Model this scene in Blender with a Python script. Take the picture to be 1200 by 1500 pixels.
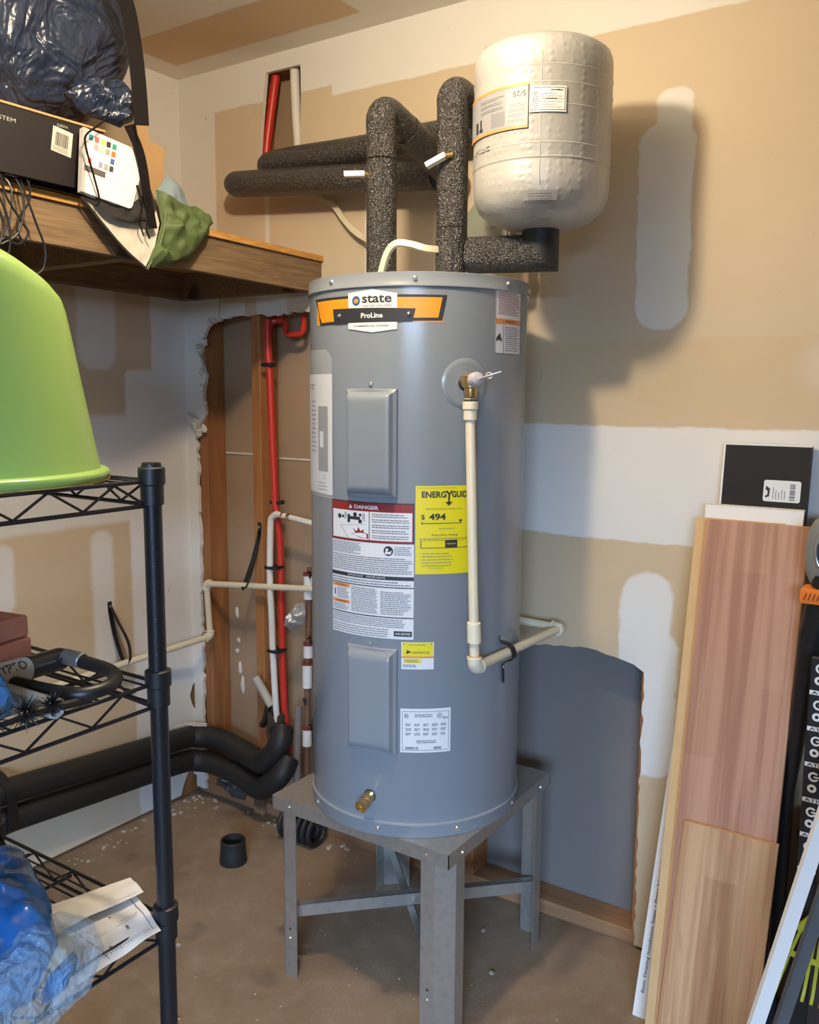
import bpy, bmesh, math, random
from mathutils import Vector, Matrix, noise, geometry
random.seed(7)
for o in list(bpy.data.objects): bpy.data.objects.remove(o)
S = bpy.context.scene; COL = S.collection
PI = math.pi
def R(d): return math.radians(d)

# ------------------------------------------------------------------ camera
cam_d = bpy.data.cameras.new('camera'); cam = bpy.data.objects.new('camera', cam_d); COL.objects.link(cam)
FPX = 1298.95; YAW, PIT, ROL = -0.590549, -0.133648, 0.006422
cam_d.sensor_fit = 'VERTICAL'; cam_d.sensor_height = 24.0; cam_d.lens = FPX * 24.0 / 1500.0
cam_d.clip_start = 0.02
fw = Vector((math.sin(YAW)*math.cos(PIT), math.cos(YAW)*math.cos(PIT), math.sin(PIT)))
rt = Vector((math.cos(YAW), -math.sin(YAW), 0)); up = rt.cross(fw)
r2 = rt*math.cos(ROL) + up*math.sin(ROL); u2 = -rt*math.sin(ROL) + up*math.cos(ROL)
cm = Matrix((r2, u2, -fw)).transposed().to_4x4(); cm.translation = Vector((2.33242, -2.10893, 1.43544))
cam.matrix_world = cm
S.camera = cam
# ------------------------------------------------------------------ world, lights, exposure
w = bpy.data.worlds.new('world'); S.world = w; w.use_nodes = True
w.node_tree.nodes['Background'].inputs[0].default_value = (0.50, 0.62, 0.85, 1)
w.node_tree.nodes['Background'].inputs[1].default_value = 0.04
def light(name, kind, loc, energy, color, **kw):
    d = bpy.data.lights.new(name, kind); d.energy = energy; d.color = color
    for k, v in kw.items(): setattr(d, k, v)
    o = bpy.data.objects.new(name, d); COL.objects.link(o); o.location = loc; return o
lamp = light('ceiling_lamp_light', 'POINT', (1.345, -1.11, 2.305), 46, (1.0, 0.83, 0.60), shadow_soft_size=0.042)
# sky light entering under the lintel of the open garage door behind the camera
day = light('garage_door_daylight', 'AREA', (5.9, -8.2, 4.2), 3300, (0.45, 0.67, 1.0), shape='RECTANGLE', size=4.0, size_y=4.5)
day.rotation_euler = (R(90-20), 0, R(28))
S.view_settings.view_transform = 'Standard'; S.view_settings.look = 'None'
S.view_settings.gamma = 1.0; S.view_settings.exposure = 0.0; S.view_settings.use_curve_mapping = False

# ------------------------------------------------------------------ materials
def srgb(r, g, b):
    f = lambda c: (c/255/12.92) if c/255 <= .04045 else ((c/255+.055)/1.055)**2.4
    return (f(r), f(g), f(b), 1)
MATS = {}
class NT:
    def __init__(s, name):
        s.m = bpy.data.materials.new(name); s.m.use_nodes = True; s.t = s.m.node_tree
        s.b = s.t.nodes['Principled BSDF']
    def n(s, typ, **kw):
        x = s.t.nodes.new(typ)
        for k, v in kw.items(): setattr(x, k, v)
        return x
    def l(s, a, b): s.t.links.new(a, b)
    def val(s, sock, v):
        if isinstance(v, (int, float)): sock.default_value = v
        else: s.l(v, sock)
    def math(s, op, a, b=0.0, c=0.0, clamp=False):
        x = s.n('ShaderNodeMath', operation=op); x.use_clamp = clamp
        s.val(x.inputs[0], a); s.val(x.inputs[1], b); s.val(x.inputs[2], c); return x.outputs[0]
    def mix(s, f, a, b):
        x = s.n('ShaderNodeMix', data_type='RGBA'); s.val(x.inputs[0], f)
        for i, v in ((6, a), (7, b)):
            if isinstance(v, tuple): x.inputs[i].default_value = v
            else: s.l(v, x.inputs[i])
        return x.outputs[2]
    def coord(s, scale=(1, 1, 1)):
        g = s.n('ShaderNodeNewGeometry'); mp = s.n('ShaderNodeMapping'); mp.inputs['Scale'].default_value = scale
        s.l(g.outputs['Position'], mp.inputs[0]); return mp.outputs[0]
    def noise(s, scale, detail=3, co=None, rough=.55, dist=0):
        x = s.n('ShaderNodeTexNoise'); x.inputs['Scale'].default_value = scale; x.inputs['Detail'].default_value = detail
        x.inputs['Roughness'].default_value = rough; x.inputs['Distortion'].default_value = dist
        s.l(co if co is not None else s.coord(), x.inputs['Vector']); return x.outputs[0]
    def ramp(s, f, lo, hi):
        x = s.n('ShaderNodeMapRange'); s.val(x.inputs[0], f); x.inputs[1].default_value = lo; x.inputs[2].default_value = hi
        x.interpolation_type = 'SMOOTHSTEP'; return x.outputs[0]
    def bump(s, h, strength=.3, dist=.002):
        x = s.n('ShaderNodeBump'); x.inputs['Strength'].default_value = strength; x.inputs['Distance'].default_value = dist
        s.l(h, x.inputs['Height']); s.l(x.outputs[0], s.b.inputs['Normal'])
    def fin(s, col=None, rough=.5, metal=0.0, **kw):
        if col is not None:
            if isinstance(col, tuple): s.b.inputs['Base Color'].default_value = col
            else: s.l(col, s.b.inputs['Base Color'])
        s.val(s.b.inputs['Roughness'], rough); s.val(s.b.inputs['Metallic'], metal)
        for k, v in kw.items(): s.b.inputs[k.replace('_', ' ')].default_value = v
        return s.m
def mat(name, col, rough=.5, metal=0.0, var=.12, vscale=20, bscale=0, bstr=.2, **kw):
    if name in MATS: return MATS[name]
    t = NT(name); c = tuple(col) if len(col) == 4 else (*col, 1)
    dk = tuple(x*(1-var) for x in c[:3]) + (1,); lt = tuple(min(1, x*(1+var)) for x in c[:3]) + (1,)
    cc = t.mix(t.noise(vscale), dk, lt)
    if bscale: t.bump(t.noise(bscale, 4), bstr)
    MATS[name] = t.fin(cc, rough, metal, **kw); return MATS[name]
def wood(name, dark, lite, scale=(1, 1, 1), rough=.6, freq=14, dist=1.5, knots=True):
    if name in MATS: return MATS[name]
    t = NT(name); co = t.coord(scale)
    n1 = t.noise(freq, 6, co, .6, dist); n2 = t.noise(freq*5, 3, co, .6, .4)
    f = t.math('ADD', t.math('MULTIPLY', t.ramp(n1, .3, .7), .7), t.math('MULTIPLY', n2, .4), clamp=True)
    c = t.mix(f, dark, lite)
    if knots:
        k = t.ramp(t.noise(5, 1, t.coord()), .72, .78); c = t.mix(k, c, tuple(x*.5 for x in dark[:3])+(1,))
    t.bump(n2, .25, .001)
    MATS[name] = t.fin(c, rough); return MATS[name]

def wall_mat(name, u, base, white, patches, marks=True):
    """plaster patches (soft rounded boxes in wall coordinates) over bare drywall paper; u = 0 for x, 1 for y"""
    t = NT(name); g = t.n('ShaderNodeNewGeometry'); sp = t.n('ShaderNodeSeparateXYZ'); t.l(g.outputs['Position'], sp.inputs[0])
    U = sp.outputs[u]; Z = sp.outputs[2] if u != 9 else sp.outputs[1]
    nz = t.math('MULTIPLY', t.math('SUBTRACT', t.noise(8, 4), .5), 1.0)
    fine = t.math('MULTIPLY', t.math('SUBTRACT', t.noise(45, 4), .5), 1.0)
    tot = None
    for (u0, u1, z0, z1, r, amp, soft, op) in patches:
        dx = t.math('SUBTRACT', t.math('ABSOLUTE', t.math('SUBTRACT', U, (u0+u1)/2)), (u1-u0)/2-r)
        dz = t.math('SUBTRACT', t.math('ABSOLUTE', t.math('SUBTRACT', Z, (z0+z1)/2)), (z1-z0)/2-r)
        a = t.math('MAXIMUM', dx, 0.0); b = t.math('MAXIMUM', dz, 0.0)
        ln = t.math('SQRT', t.math('ADD', t.math('MULTIPLY', a, a), t.math('MULTIPLY', b, b)))
        d = t.math('ADD', t.math('SUBTRACT', ln, r), t.math('MULTIPLY', nz, amp))
        d = t.math('ADD', d, t.math('MULTIPLY', fine, amp*.25))
        f = t.math('MULTIPLY', t.ramp(d, soft, -soft), op)
        tot = f if tot is None else t.math('MAXIMUM', tot, f)
    b2 = t.mix(t.noise(4, 4), tuple(x*.92 for x in base[:3])+(1,), tuple(min(1, x*1.07) for x in base[:3])+(1,))
    w2 = t.mix(t.noise(6, 5), tuple(x*.93 for x in white[:3])+(1,), white)
    c = t.mix(tot, b2, w2)
    if marks:
        sc = t.ramp(t.noise(60, 2), .75, .80); c = t.mix(t.math('MULTIPLY', sc, .55), c, (.12, .10, .09, 1))
        s2 = t.ramp(t.noise(22, 2, t.coord((1.6, 1.6, .5))), .735, .77); c = t.mix(t.math('MULTIPLY', s2, .3), c, (.2, .18, .16, 1))
    t.bump(t.math('ADD', t.noise(70, 3), t.math('MULTIPLY', tot, .8)), .15, .0015)
    m = t.fin(c, .88); MATS[name] = m; return m

TAN = (.61, .475, .31, 1); WHT = (.79, .76, .71, 1)
m_back = wall_mat('back_drywall', 0, TAN, WHT, [
    (-.1, .163, 1.6, 2.5, .01, .015, .004, 1), (-.1, .10, -.1, 1.8, .01, .015, .006, .9), (-.1, .66, 2.312, 2.6, .01, .012, .004, 1),
    (.64, 5.1, 2.282, 2.6, .01, .014, .004, 1), (.2, 5.1, 1.075, 1.358, .01, .022, .004, 1),
    (1.566, 1.695, 1.588, 2.06, .055, .035, .005, 1), (1.600, 1.685, 1.95, 2.130, .030, .03, .006, 1), (1.563, 1.690, .70, 1.000, .060, .035, .006, 1), (1.580, 1.708, .475, .86, .045, .035, .006, 1), (-1, 6, 1.565, 2.8, .01, .02, .008, .13),
    (.372, .392, 1.80, 2.2, .008, .006, .003, .85), (.758, .785, 1.7, 2.02, .01, .006, .003, .9),
    (1.95, 2.2, 1.45, 1.55, .04, .03, .03, .25), (.17, .28, 1.6, 1.72, .01, .01, .004, .9), (.33, .46, 1.6, 1.75, .01, .01, .004, .7)])
m_left = wall_mat('left_drywall', 1, TAN, WHT, [
    (-.255, .1, 0, 1.5, .02, .02, .008, .97), (-.145, .1, 1.2, 2.6, .02, .015, .006, .97), (-3, .1, 1.02, 1.36, .02, .02, .012, .9),
    (-.425, -.285, 1.50, 1.80, .05, .03, .012, .7), (-3, .1, 2.30, 2.6, .01, .01, .01, .95),
    (-.405, -.325, .55, 1.0, .035, .02, .012, .8), (-.80, -.665, .80, 1.0, .035, .02, .01, .8), (-3, .1, -.1, .18, .01, .02, .01, .25)])
m_ceil = wall_mat('ceiling_drywall', 0, WHT, (.46, .345, .20, 1), [], False) if False else None
def ceil_mat():
    t = NT('ceiling_drywall'); g = t.n('ShaderNodeNewGeometry'); sp = t.n('ShaderNodeSeparateXYZ'); t.l(g.outputs['Position'], sp.inputs[0])
    X, Y = sp.outputs[0], sp.outputs[1]; nz = t.math('MULTIPLY', t.math('SUBTRACT', t.noise(9, 4), .5), .02)
    # tan strip of bare board between the taped joints, pointed at its right end
    e1 = t.math('ADD', t.math('ADD', Y, .092), nz); e2 = t.math('SUBTRACT', -.294, Y); e2 = t.math('ADD', e2, nz)
    e3 = t.math('SUBTRACT', .095, X); e4 = t.math('ADD', t.math('SUBTRACT', X, .815), t.math('MULTIPLY', t.math('MAXIMUM', t.math('SUBTRACT', -.19, Y), 0.0), 1.6))
    d = t.math('MAXIMUM', t.math('MAXIMUM', e1, e2), t.math('MAXIMUM', e3, e4))
    f = t.ramp(d, .005, -.005); c = t.mix(f, (.80, .76, .68, 1), (.66, .50, .32, 1)); t.bump(t.noise(70, 3), .1)
    return t.fin(c, .9)
m_ceil = ceil_mat()
def floor_mat():
    t = NT('concrete_floor')
    a = t.noise(2.2, 6); b = t.noise(17, 5); c = t.mix(t.ramp(a, .3, .7), (.20, .135, .082, 1), (.30, .212, .138, 1))
    c = t.mix(t.math('MULTIPLY', t.ramp(b, .45, .75), .45), c, (.36, .28, .20, 1))
    c = t.mix(t.math('MULTIPLY', t.ramp(t.noise(6, 3), .60, .72), .5), c, (.14, .10, .07, 1))
    v = t.n('ShaderNodeTexVoronoi'); v.inputs['Scale'].default_value = 24; t.l(t.coord(), v.inputs['Vector'])
    sel = t.math('GREATER_THAN', t.noise(9, 2), .50)
    sp = t.math('MULTIPLY', t.ramp(v.outputs['Distance'], .09, .04), sel); c = t.mix(t.math('MULTIPLY', sp, .8), c, (.66, .60, .53, 1))
    t.bump(t.math('ADD', t.noise(120, 4), b), .35, .003)
    return t.fin(c, .82)
m_floor = floor_mat()
m_stud = wood('stud_wood', (.235, .09, .030, 1), (.43, .185, .06, 1), (1, 1, .10), .7)
m_plate = wood('plate_wood', (.20, .10, .05, 1), (.36, .19, .09, 1), (.1, 1, 1), .75)
m_backpanel = mat('cavity_paper', (.38, .26, .16), .9, var=.12, vscale=6, bscale=60, bstr=.2)
m_graypanel = mat('cavity_grey_board', (.19, .172, .16), .85, var=.08, vscale=5, bscale=60, bstr=.1)
m_gyp = mat('gypsum_edge', (.72, .67, .60), .95, var=.15, vscale=60, bscale=120, bstr=.8)
m_tank = mat('grey_enamel', (.245, .272, .303), .27, var=.03, vscale=5, Coat_Weight=.25, Coat_Roughness=.15)
m_galv = (lambda: None)()
def galv():
    t = NT('galvanised_steel'); v = t.n('ShaderNodeTexVoronoi'); v.inputs['Scale'].default_value = 55; t.l(t.coord(), v.inputs['Vector'])
    c = t.mix(t.ramp(v.outputs['Distance'], 0, .7), (.40, .39, .37, 1), (.46, .45, .42, 1))
    return t.fin(c, .36, .7)
m_galv = galv()
m_screw = mat('zinc_screw', (.75, .73, .70), .3, .9)
m_foam = None
def foam():
    t = NT('pipe_foam'); n = t.noise(260, 1.5, rough=.5); v = t.n('ShaderNodeTexVoronoi'); v.inputs['Scale'].default_value = 330; t.l(t.coord(), v.inputs['Vector'])
    c = t.mix(t.ramp(n, .50, .66), (.020, .018, .018, 1), (.075, .068, .062, 1))  # paler specks painted into the base colour stand in for glints off the foam
    t.bump(t.math('SUBTRACT', n, t.math('MULTIPLY', v.outputs['Distance'], .5)), 1.0, .0045)
    return t.fin(c, .27, 0, Specular_IOR_Level=1.0)
m_foam = foam()
m_foamdark = mat('smooth_black_foam', (.017, .016, .016), .55, bscale=150, bstr=.3)
def jacket():
    t = NT('silver_bubble_wrap'); v = t.n('ShaderNodeTexVoronoi'); v.inputs['Scale'].default_value = 62; v.inputs['Randomness'].default_value = .35
    t.l(t.coord(), v.inputs['Vector']); h = t.ramp(v.outputs['Distance'], .5, .05)
    c = t.mix(t.noise(14, 3), (.47, .46, .445, 1), (.57, .56, .54, 1))
    t.bump(t.math('ADD', t.math('MULTIPLY', h, .8), t.noise(30, 4)), .32, .003); return t.fin(c, .38, .25)
m_silver = jacket()
m_cpvc = mat('cream_cpvc', (.74, .66, .48), .38, var=.05)
m_fit = mat('cream_fitting', (.78, .71, .54), .35, var=.04)
m_brass = mat('brass', (.62, .42, .18), .3, .9)
m_red = mat('red_pex', (.58, .035, .02), .35)
m_white_pex = mat('white_pex', (.78, .74, .68), .35)
m_black = mat('black_plastic', (.012, .012, .013), .42)
m_wire = mat('black_epoxy_wire', (.012, .012, .015), .33)
m_paper = mat('label_paper', (.76, .76, .77), .45, var=.02)
m_ink = mat('black_ink', (.03, .03, .035), .5, var=0)
m_grayink = mat('grey_ink', (.17, .17, .19), .5, var=0)
m_orange = mat('orange_ink', (.86, .33, .02), .4, var=.02)
m_orange2 = mat('dull_orange_ink', (.78, .28, .08), .5, var=.02)
m_redink = mat('red_ink', (.27, .022, .02), .5, var=0)
m_yellow = mat('yellow_label', (.80, .68, .015), .45, var=.02)
m_blueink = mat('blue_ink', (.02, .10, .27), .4, var=0)
m_green = mat('lime_plastic', (.29, .46, .12), .28, var=.03, vscale=4)
m_steel = mat('chrome', (.7, .7, .7), .2, .95)
m_card = mat('brown_cardboard', (.52, .32, .15), .8, bscale=40)
m_box = mat('charcoal_carton', (.016, .013, .0135), .55, Specular_IOR_Level=.3)

# ------------------------------------------------------------------ mesh helpers
ORG = {}
def root_of(o):
    while o.parent is not None: o = o.parent
    return o
class MB:
    def __init__(s): s.v = []; s.f = []
    def add(s, vs, fs):
        b = len(s.v); s.v += [Vector(v) for v in vs]; s.f += [tuple(b+i for i in f) for f in fs]; return s
    def box(s, a, b): 
        x0, y0, z0 = a; x1, y1, z1 = b
        return s.add([(x0,y0,z0),(x1,y0,z0),(x1,y1,z0),(x0,y1,z0),(x0,y0,z1),(x1,y0,z1),(x1,y1,z1),(x0,y1,z1)],
                     [(0,3,2,1),(4,5,6,7),(0,1,5,4),(1,2,6,5),(2,3,7,6),(3,0,4,7)])
    def bbox(s, a, b, r=.002, M=None, seg=1):
        bm = bmesh.new(); bmesh.ops.create_cube(bm, size=1)
        for v in bm.verts: v.co = Vector([(a[i]+b[i])/2 + v.co[i]*(b[i]-a[i]) for i in range(3)])
        bmesh.ops.bevel(bm, geom=list(bm.edges), offset=r, segments=seg, affect='EDGES', profile=.6)
        if M is not None: bm.transform(M)
        bm.verts.index_update(); s.add([v.co.copy() for v in bm.verts], [[v.index for v in f.verts] for f in bm.faces]); bm.free(); return s
    def hexa(s, p):  # 8 corners, bottom ring then top ring
        return s.add(p, [(0,3,2,1),(4,5,6,7),(0,1,5,4),(1,2,6,5),(2,3,7,6),(3,0,4,7)])
    def prism(s, pts, ext):
        n = len(pts); p = [Vector(q) for q in pts]; e = Vector(ext)
        tri = geometry.tessellate_polygon([p]); b = p + [q+e for q in p]
        fs = [tuple(t) for t in tri] + [tuple(i+n for i in reversed(t)) for t in tri] + [(i, (i+1) % n, (i+1) % n+n, i+n) for i in range(n)]
        return s.add(b, fs)
    def tube(s, path, r, n=12, cap=True, close=False, sm=0, flat=None):
        P = [Vector(p) for p in path]
        rr = list(r) if isinstance(r, (list, tuple)) else [r]*len(P)
        if sm:
            Q = []; q2 = []; m = len(P)
            for i in range(m if close else m-1):
                p0, p1, p2, p3 = (P[(i-1) % m] if close or i > 0 else P[0]*2-P[1]), P[i], P[(i+1) % m], (P[(i+2) % m] if close or i+2 < m else P[-1]*2-P[-2])
                for k in range(sm):
                    t = k/sm; Q.append(.5*((2*p1)+(p2-p0)*t+(2*p0-5*p1+4*p2-p3)*t*t+(3*p1-p0-3*p2+p3)*t**3)); q2.append(rr[i]*(1-t)+rr[(i+1) % m]*t)
            if not close: Q.append(P[-1]); q2.append(rr[-1])
            P, rr = Q, q2
        m = len(P); T = []
        for i in range(m):
            a = P[(i-1) % m] if (close or i > 0) else P[i]; b = P[(i+1) % m] if (close or i < m-1) else P[i]
            T.append((b-a).normalized() if (b-a).length > 1e-9 else Vector((0, 0, 1)))
        ref = Vector((0, 0, 1)) if abs(T[0].z) < .9 else Vector((1, 0, 0))
        if flat: ref = Vector(flat[2])
        N = T[0].cross(ref).normalized(); vs = []; fs = []
        for i in range(m):
            N = (N - T[i]*N.dot(T[i])).normalized() if (N - T[i]*N.dot(T[i])).length > 1e-6 else N
            B = T[i].cross(N)
            if flat:
                w_, h_ = flat[0], flat[1]
                for a_, b_ in ((-1, -1), (1, -1), (1, 1), (-1, 1)): vs.append(P[i]+N*a_*w_/2+B*b_*h_/2)
            else:
                for k in range(n): vs.append(P[i]+(N*math.cos(2*PI*k/n)+B*math.sin(2*PI*k/n))*rr[i])
        if flat: n = 4
        for i in range(m if close else m-1):
            j = (i+1) % m
            for k in range(n): fs.append((i*n+k, i*n+(k+1) % n, j*n+(k+1) % n, j*n+k))
        if cap and not close:
            fs.append(tuple(reversed(range(n)))); fs.append(tuple((m-1)*n+k for k in range(n)))
        return s.add(vs, fs)
    def lathe(s, prof, c, axis=(0, 0, 1), n=32, a0=0, a1=2*PI):
        ax = Vector(axis).normalized(); ref = Vector((0, 0, 1)) if abs(ax.z) < .9 else Vector((1, 0, 0))
        if abs(ax.z) > .9: X = Vector((1, 0, 0)); Y = Vector((0, 1, 0))
        else: X = ax.cross(ref).normalized(); Y = ax.cross(X)
        full = abs(a1-a0-2*PI) < 1e-6; m = n if full else n+1; c = Vector(c); vs = []; fs = []
        for (r, h) in prof:
            for k in range(m):
                a = a0+(a1-a0)*k/n; vs.append(c+ax*h+(X*math.cos(a)+Y*math.sin(a))*max(r, 1e-5))
        for i in range(len(prof)-1):
            for k in range(n):
                k2 = (k+1) % m; fs.append((i*m+k, i*m+k2, (i+1)*m+k2, (i+1)*m+k))
        return s.add(vs, fs)
    def grid(s, fn, nu, nv, closeu=False):
        vs = [fn(i/(nu if closeu else max(1, nu)), j/nv) for j in range(nv+1) for i in range(nu if closeu else nu+1)]
        w_ = nu if closeu else nu+1; fs = []
        for j in range(nv):
            for i in range(nu):
                i2 = (i+1) % w_; fs.append((j*w_+i, j*w_+i2, (j+1)*w_+i2, (j+1)*w_+i))
        return s.add(vs, fs)
    def puff(s, poly, c, nrm, hf, hb, amp=.01, fs_=9, N=72, K=10, seed=0, pw=.5):
        """soft cloth shape: outline polygon (3-D points, star shaped about c), swelling hf in front, hb behind, with folds"""
        poly = [Vector(p) for p in poly]; c = Vector(c); nrm = Vector(nrm).normalized(); L = len(poly); out = []
        for i in range(N):
            t = i/N*L; k = int(t); f = t-k; out.append(poly[k].lerp(poly[(k+1) % L], f))
        vs = []; fa = []
        def put(sgn, h):
            b = len(vs)
            for j in range(K+1):
                q = 1-j/K
                for p in out:
                    x = c+(p-c)*max(q, .001); nn = noise.noise(x*fs_+Vector((seed, 0, 0)))+.5*noise.noise(x*fs_*2.7+Vector((0, seed, 0)))
                    vs.append(x+nrm*sgn*(h*(1-q*q)**pw)+nrm*amp*nn*(1-q**6)+Vector((0, 0, amp*.3*nn)))
            for j in range(K):
                for i in range(N):
                    i2 = (i+1) % N; q = (b+j*N+i, b+j*N+i2, b+(j+1)*N+i2, b+(j+1)*N+i); fa.append(q if sgn > 0 else q[::-1])
        put(1, hf); put(-1, hb); return s.add(vs, fa)
    def build(s, name, m, parent=None, smooth=True, label=None, kind=None, loc=None, angle=.6):
        if parent is not None: org = ORG[root_of(parent).name]
        else: org = Vector(loc) if loc is not None else Vector((0, 0, 0))
        me = bpy.data.meshes.new(name); me.from_pydata([v-org for v in s.v], [], s.f); me.validate()
        bm = bmesh.new(); bm.from_mesh(me); bmesh.ops.recalc_face_normals(bm, faces=bm.faces); bm.to_mesh(me); bm.free()
        if smooth:
            me.polygons.foreach_set('use_smooth', [True]*len(me.polygons)); me.set_sharp_from_angle(angle=angle)
        me.materials.append(m); o = bpy.data.objects.new(name, me); COL.objects.link(o)
        if parent is not None: o.parent = parent
        else: o.location = org; ORG[o.name] = org
        if label: o['label'] = label
        if kind: o['kind'] = kind
        return o
def thing(name, label, cat, loc, group=None):
    o = bpy.data.objects.new(name, None); COL.objects.link(o); o.location = loc; o.empty_display_size = .05
    ORG[o.name] = Vector(loc); o['label'] = label; o['category'] = cat
    if group: o['group'] = group
    return o
def tag(o, label, cat, group=None):
    o['label'] = label; o['category'] = cat
    if group: o['group'] = group
    return o
def struct(mb, name, m, parent=None, smooth=False, label=None):
    o = mb.build(name, m, parent, smooth)
    if parent is None: o['kind'] = 'structure'; 
    if label: o['label'] = label
    return o
def share(src, name, off, parent):
    o = src.copy(); o.name = name; COL.objects.link(o); o.parent = parent; o.location = src.location+Vector(off); return o

# text as flat print -------------------------------------------------
def text_uv(body, bold=0.0):
    cu = bpy.data.curves.new('t', 'FONT'); cu.body = body; cu.offset = bold; cu.resolution_u = 3
    ob = bpy.data.objects.new('t', cu); COL.objects.link(ob)
    dg = bpy.context.evaluated_depsgraph_get(); me = bpy.data.meshes.new_from_object(ob.evaluated_get(dg))
    vs = [(v.co.x, v.co.y) for v in me.vertices]; fs = [tuple(p.vertices) for p in me.polygons]
    bpy.data.objects.remove(ob); bpy.data.curves.remove(cu); bpy.data.meshes.remove(me)
    return vs, fs
class Print:
    """flat print on a surface: fn(u, v, off) maps label metres to the surface"""
    def __init__(s, fn): s.fn = fn; s.d = {}
    def mb(s, m): return s.d.setdefault(m.name, (m, MB()))[1]
    def quad(s, m, c, off=.0008, n=None):
        (ax, ay), (bx, by), (cx, cy), (dx, dy) = c
        if n is None: n = max(1, int(abs(bx-ax)/.008))
        s.mb(m).grid(lambda u, v: s.fn((ax*(1-u)+bx*u)*(1-v)+(dx*(1-u)+cx*u)*v, (ay*(1-u)+by*u)*(1-v)+(dy*(1-u)+cy*u)*v, off), n, 1)
    def rect(s, m, u0, v0, u1, v1, off=.0008, n=None): s.quad(m, [(u0, v0), (u1, v0), (u1, v1), (u0, v1)], off, n)
    def text(s, m, body, u0, v0, u1, v1, off=.0012, bold=0.0, flipu=False):
        vs, fs = text_uv(body, bold)
        if not vs: return
        x0 = min(a for a, b in vs); x1 = max(a for a, b in vs); y0 = min(b for a, b in vs); y1 = max(b for a, b in vs)
        s.mb(m).add([s.fn(u0+(a-x0)/(x1-x0)*(u1-u0), v0+(b-y0)/(y1-y0)*(v1-v0), off) for a, b in vs], fs)
    def lines(s, m, u0, v0, u1, v1, n, th=.45, off=.0011, seed=0, ragged=.25):
        rn = random.Random(seed+int(1000*(u0+v0))); h = (v1-v0)/n
        for i in range(n):
            u = u0; v = v1-(i+1)*h; end = u1-(u1-u0)*ragged*rn.random()*(1 if rn.random() < .5 else .2)
            while u < end:
                w_ = rn.uniform(.0016, .0075); w_ = min(w_, end-u)
                s.rect(m, u, v+h*(1-th)/2, u+w_, v+h*(1+th)/2, off, 1); u += w_+.0011
    def ring(s, m, cu, cv, r0, r1, off=.001, n=24, a0=0, a1=2*PI):
        s.mb(m).grid(lambda u, v: s.fn(cu+math.cos(a0+(a1-a0)*u)*(r0+(r1-r0)*v), cv+math.sin(a0+(a1-a0)*u)*(r0+(r1-r0)*v), off), n, 1)
    def disc(s, m, cu, cv, r, off=.001, n=24): s.ring(m, cu, cv, .00002, r, off, n)
    def poly(s, m, pts, off=.001):
        p = [Vector((a, b, 0)) for a, b in pts]; s.mb(m).add([s.fn(a, b, off) for a, b in pts], [tuple(t) for t in geometry.tessellate_polygon([p])])
    def emit(s, parent, names=None):
        for k, (m, mb) in s.d.items():
            o = mb.build((names or {}).get(k, 'print'), m, parent, smooth=False)
            o['kind'] = 'stuff'
def plane_map(O, U, Vv, N):
    O, U, Vv, N = Vector(O), Vector(U).normalized(), Vector(Vv).normalized(), Vector(N).normalized()
    return lambda u, v, off: O+U*u+Vv*v+N*off
TC = Vector((1.180, -.358, 0)); TR = .25
def cylmap(c, r, ref=-79.5):
    def f(u, v, off):
        a = R(ref)+u/r; return Vector((c[0]+(r+off)*math.cos(a), c[1]+(r+off)*math.sin(a), v))
    return f
tm = cylmap(TC, TR)
def au(a, r=TR, ref=-79.5): return R(a-ref)*r

# ================================================================== SETTING
def jag(pts, step=.02, amp=.006, seed=1):
    rn = random.Random(seed); out = []
    for (a, b) in zip(pts[:-1], pts[1:]):
        L = math.hypot(b[0]-a[0], b[1]-a[1]); n = max(1, int(L/step))
        for k in range(n):
            t = k/n; out.append((a[0]+(b[0]-a[0])*t+(rn.uniform(-amp, amp) if k else 0), a[1]+(b[1]-a[1])*t+(rn.uniform(-amp, amp) if k else 0)))
    out.append(pts[-1]); return out
H = 2.44
left_edge = jag([(.044, .02), (.043, .415), (.046, .898), (.044, 1.29), (.088, 1.36), (.082, 1.44), (.097, 1.49), (.068, 1.55), (.081, 1.60), (.122, 1.655), (.238, 1.677), (.40, 1.674), (.62, 1.682)], .018, .006)
right_edge = jag([(.63, 1.2), (.66, .95), (1.0, .80), (1.285, .761), (1.359, .775), (1.456, .784), (1.549, .773), (1.600, .762), (1.627, .746), (1.629, .40), (1.631, .012)], .02, .004, 3)
outer = [(-.0, .02)] + left_edge + right_edge + [(5.0, .012), (5.0, H), (0, H)]
slot = [(.384, 2.392), (.522, 2.391), (.523, 2.31), (.520, 2.20), (.515, 2.06), (.40, 2.05), (.362, 2.09), (.349, 2.123), (.365, 2.26)]
def slab(outer, holes, y0, y1, swap=None):
    """polygon with holes in the x-z plane, thickened from y0 to y1; swap maps (a,b,d) to space"""
    sw = swap or (lambda a, b, d: (a, d, b)); mb = MB()
    loops = [outer]+holes; tri = geometry.tessellate_polygon([[Vector((a, b, 0)) for a, b in l] for l in loops]); flat = [p for l in loops for p in l]; n = len(flat)
    mb.add([sw(a, b, y0) for a, b in flat]+[sw(a, b, y1) for a, b in flat], [tuple(t) for t in tri]+[tuple(i+n for i in reversed(t)) for t in tri])
    rim = MB(); k = 0
    for l in loops:
        m = len(l)
        for i in range(m):
            j = (i+1) % m; rim.add([sw(*l[i], y0), sw(*l[j], y0), sw(*l[j], y1), sw(*l[i], y1)], [(0, 1, 2, 3)])
    return mb, rim
mb, rim = slab(outer, [slot], 0, .013)
wall_back = struct(mb, 'wall_back', m_back); struct(rim, 'gypsum_edge', m_gyp, wall_back)
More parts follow.
